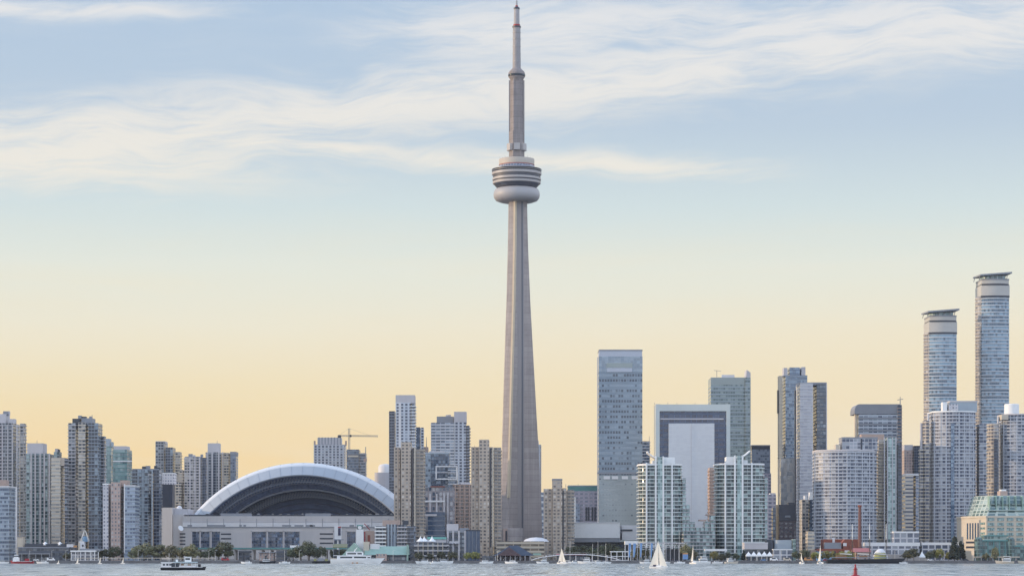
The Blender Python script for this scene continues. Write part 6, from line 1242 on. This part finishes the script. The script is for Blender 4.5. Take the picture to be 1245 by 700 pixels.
# parked vehicles and kiosks on the quay
def car(label, px, col, D=1930, van=False):
    o = thing('delivery_van' if van else 'parked_car', label, 'van' if van else 'car', (PX(px, D), D, GZ))
    m_ = MB(); L, H = (6.2, 2.5) if van else (4.5, 1.45)
    pr = [(-L/2, .35), (-L/2, .85), (-L*.42, .95), (-L*.28, H), (L*.22, H), (L*.34, .95), (L/2, .85), (L/2, .35)] if not van else [(-L/2, .4), (-L/2, H), (L*.3, H), (L*.38, 1.5), (L/2, 1.2), (L/2, .4)]
    rg = [[(x, y, z) for x, z in pr] for y in (-.9, .9)]; m_.loft(rg, smooth=False); m_.build('body', M[col], o); m_ = MB(); m_.box(-L*.26, L*.2, -.92, .92, .98 if not van else 1.5, H-.15); m_.build('window', M['glassdark'], o)
    for sx_ in (-L*.3, L*.3):
        for sy in (-.85, .85): m_ = MB(); m_.tube((sx_, sy-.12, .34), (sx_, sy+.12, .34), .34, .34, 14); m_.build('wheel', M['hullblack'], o)
for i, (lab, px, col, v) in enumerate((('red van parked below the left stadium windows', 274, 'red', True), ('white van parked behind the left white cruiser', 62, 'white', True), ('white van parked among the tents', 941, 'white', True), ('small blue car parked among the white tents', 928, 'bluecloth', False), ('orange van parked right of the dark trees by the cream block', 983, 'orange', True), ('cream van parked before the grey hall', 957, 'stone', True), ('red car parked beside the yellow trees', 1004, 'red', False), ('white car parked before the massive white condo', 1131, 'white', False), ('dark car parked left of the cream terminal', 1174, 'navy', False), ('white car parked left of the fire hall', 44, 'white', False))): car(lab, px, col, 1912 if v else 1910, v)
# railing along the left quay
o = thing('quay_railing', 'long pale timber railing along the left quay, below the olive trees', 'railing', (PX(180, 1902), 1902, GZ))
m_ = MB(); X0 = PX(90, 1902)-PX(180, 1902); X1 = PX(262, 1902)-PX(180, 1902); m_.box(X0, X1, -.15, .15, 2.0, 2.45); m_.build('rail', M['stone'], o)
x = X0
while x < X1: m_ = MB(); m_.box(x, x+.25, -.1, .1, 0, 2.0); m_.build('post', M['stone'], o); x += 5.2

# ------------------------------------------------------------------ people strolling on the promenade
SKIN = plain('skin', (0.45, 0.28, 0.20, 1), .6); HAIR = plain('hair', (0.05, 0.035, 0.025, 1), .7)
def body_mesh(shirt, trousers, stride, armup):
    pts = [((0, 0, .95), .13), ((0, 0, 1.15), .125), ((0, 0, 1.40), .15), ((0, 0, 1.50), .06), ((0, -.01, 1.58), .075), ((0, -.02, 1.68), .095), ((0, 0, 1.77), .06)]
    ed = [(0, 1), (1, 2), (2, 3), (3, 4), (4, 5), (5, 6)]
    for s_ in (-1, 1):
        k = len(pts); st_ = s_*stride
        pts += [((s_*.10, 0, .88), .095), ((s_*.10, st_*.55-.03, .48), .065), ((s_*.10, st_+.04, .09), .045), ((s_*.11, st_-.12, .03), .04)]; ed += [(0, k), (k, k+1), (k+1, k+2), (k+2, k+3)]
        k = len(pts); au = armup if s_ > 0 else 0
        pts += [((s_*.20, 0, 1.40), .062), ((s_*.25, .04-st_*.4, 1.12+au*.1), .046), ((s_*.24, -.06-st_*.8-au*.2, .88+au*.35), .036), ((s_*.24, -.09-st_*.9-au*.25, .78+au*.42), .034)]; ed += [(2, k), (k, k+1), (k+1, k+2), (k+2, k+3)]
    me = bpy.data.meshes.new('body_skeleton'); me.from_pydata([p for p, r in pts], ed, []); o = bpy.data.objects.new('body_skeleton', me); C.objects.link(o)
    sm = o.modifiers.new('skin', 'SKIN'); sm.use_smooth_shade = True
    for i, (p, r) in enumerate(pts): me.skin_vertices[0].data[i].radius = (r, r*.85)
    me.skin_vertices[0].data[0].use_root = True
    o.modifiers.new('sub', 'SUBSURF').levels = 1; o.modifiers['sub'].render_levels = 1
    dg = bpy.context.evaluated_depsgraph_get(); out = bpy.data.meshes.new_from_object(o.evaluated_get(dg)); bpy.data.objects.remove(o)
    out.name = 'body'; out.materials.clear()
    for m_ in (SKIN, M[shirt], M[trousers], HAIR, M['hullblack']): out.materials.append(m_)
    for f in out.polygons:
        c = f.center
        f.material_index = 4 if c.z < .08 else 2 if c.z < .96 and abs(c.x) < .19 else 1 if c.z < 1.49 and not (abs(c.x) > .19 and c.z < .92+armup*.3) else 3 if (c.z > 1.72 or (c.z > 1.6 and c.y > .03)) else 0
    return out
PROTO = [(body_mesh(a, b_, c_, d_), t_) for a, b_, c_, d_, t_ in (('white', 'navy', .16, 0, 'white top'), ('red', 'hullblue', .04, 1, 'red top'), ('bluecloth', 'dark', .2, 0, 'blue top'), ('hullblack', 'grey', .1, 0, 'black top'), ('pink', 'navy', .02, 1, 'pink top'), ('yellowgreen', 'dark', .14, 0, 'olive top'))]
PL = ((108, 'the fire hall porch'), (133, 'the dark round trees'), (153, 'the low slab block'), (186, 'the olive trees'), (240, 'the left stadium windows'), (289, 'the grey shed'), (312, 'the pink shed'), (350, 'the white awning'), (383, 'the dark workboat'), (472, 'the long green roof'), (501, 'the left end of the terrace building'), (531, 'the terrace building columns'), (560, 'the low office block'), (583, 'the dark glass end'), (612, 'the hip roofed pavilion'), (668, 'the arched footbridge'), (708, 'the pink awning'), (747, 'the white frame shelter'), (760, 'the first blue banner'), (789, 'the blue banner nearest the sail'), (818, 'the steel pergola'), (839, 'the blue board'), (880, 'the right white condo'), (908, 'the leftmost white tent'), (917, 'the second white tent'), (925, 'the middle white tent'), (933, 'the fourth white tent'), (947, 'the grey hall'), (969, 'the dark tree by the cream block'), (986, 'the cream block'), (1009, 'the red power house'), (1100, 'the bushy trees by the shell dome'), (1119, 'the single small tent'), (1128, 'the glazed white hall'), (1138, 'the bright yellow tree'), (1147, 'the massive white condo'), (1158, 'the tall dark conifers'), (1166, 'the shorter dark conifer'), (1178, 'the cream terminal'), (1187, 'the left turret of the green pavilion'), (1196, 'the green pavilion terrace'), (1204, 'the olive tree at the green pavilion'), (1236, 'the right wing of the green pavilion'))
for i, (px, plc) in enumerate(PL):
    me, t_ = PROTO[(i*5+i//6) % 6]
    D = random.uniform(1902.5, 1909); o = link('person', me, None, (PX(px, D), D, GZ+.004)); o.rotation_euler = (0, 0, random.choice((90, -90, 80, 260, 0, 20))*math.pi/180)
    tag(o, 'person in a %s on the quay before %s' % (t_, plc), 'person', 'people strolling on the quay')

# ------------------------------------------------------------------ evening air
mb = MB(); mb.box(-9100, 9100, -700, 12100, -5.2, 640); hz_ = mb.build('haze', None)
hm = bpy.data.materials.new('evening_air'); hm.use_nodes = True; hm.node_tree.nodes.clear()
ho = hm.node_tree.nodes.new('ShaderNodeOutputMaterial'); hv = hm.node_tree.nodes.new('ShaderNodeVolumePrincipled')
hv.inputs['Density'].default_value = 0.000016; hv.inputs['Color'].default_value = (0.86, 0.90, 1.0, 1); hv.inputs['Anisotropy'].default_value = 0.0
hm.node_tree.links.new(hv.outputs[0], ho.inputs['Volume']); hz_.data.materials.clear(); hz_.data.materials.append(hm); tag(hz_, kind='stuff')
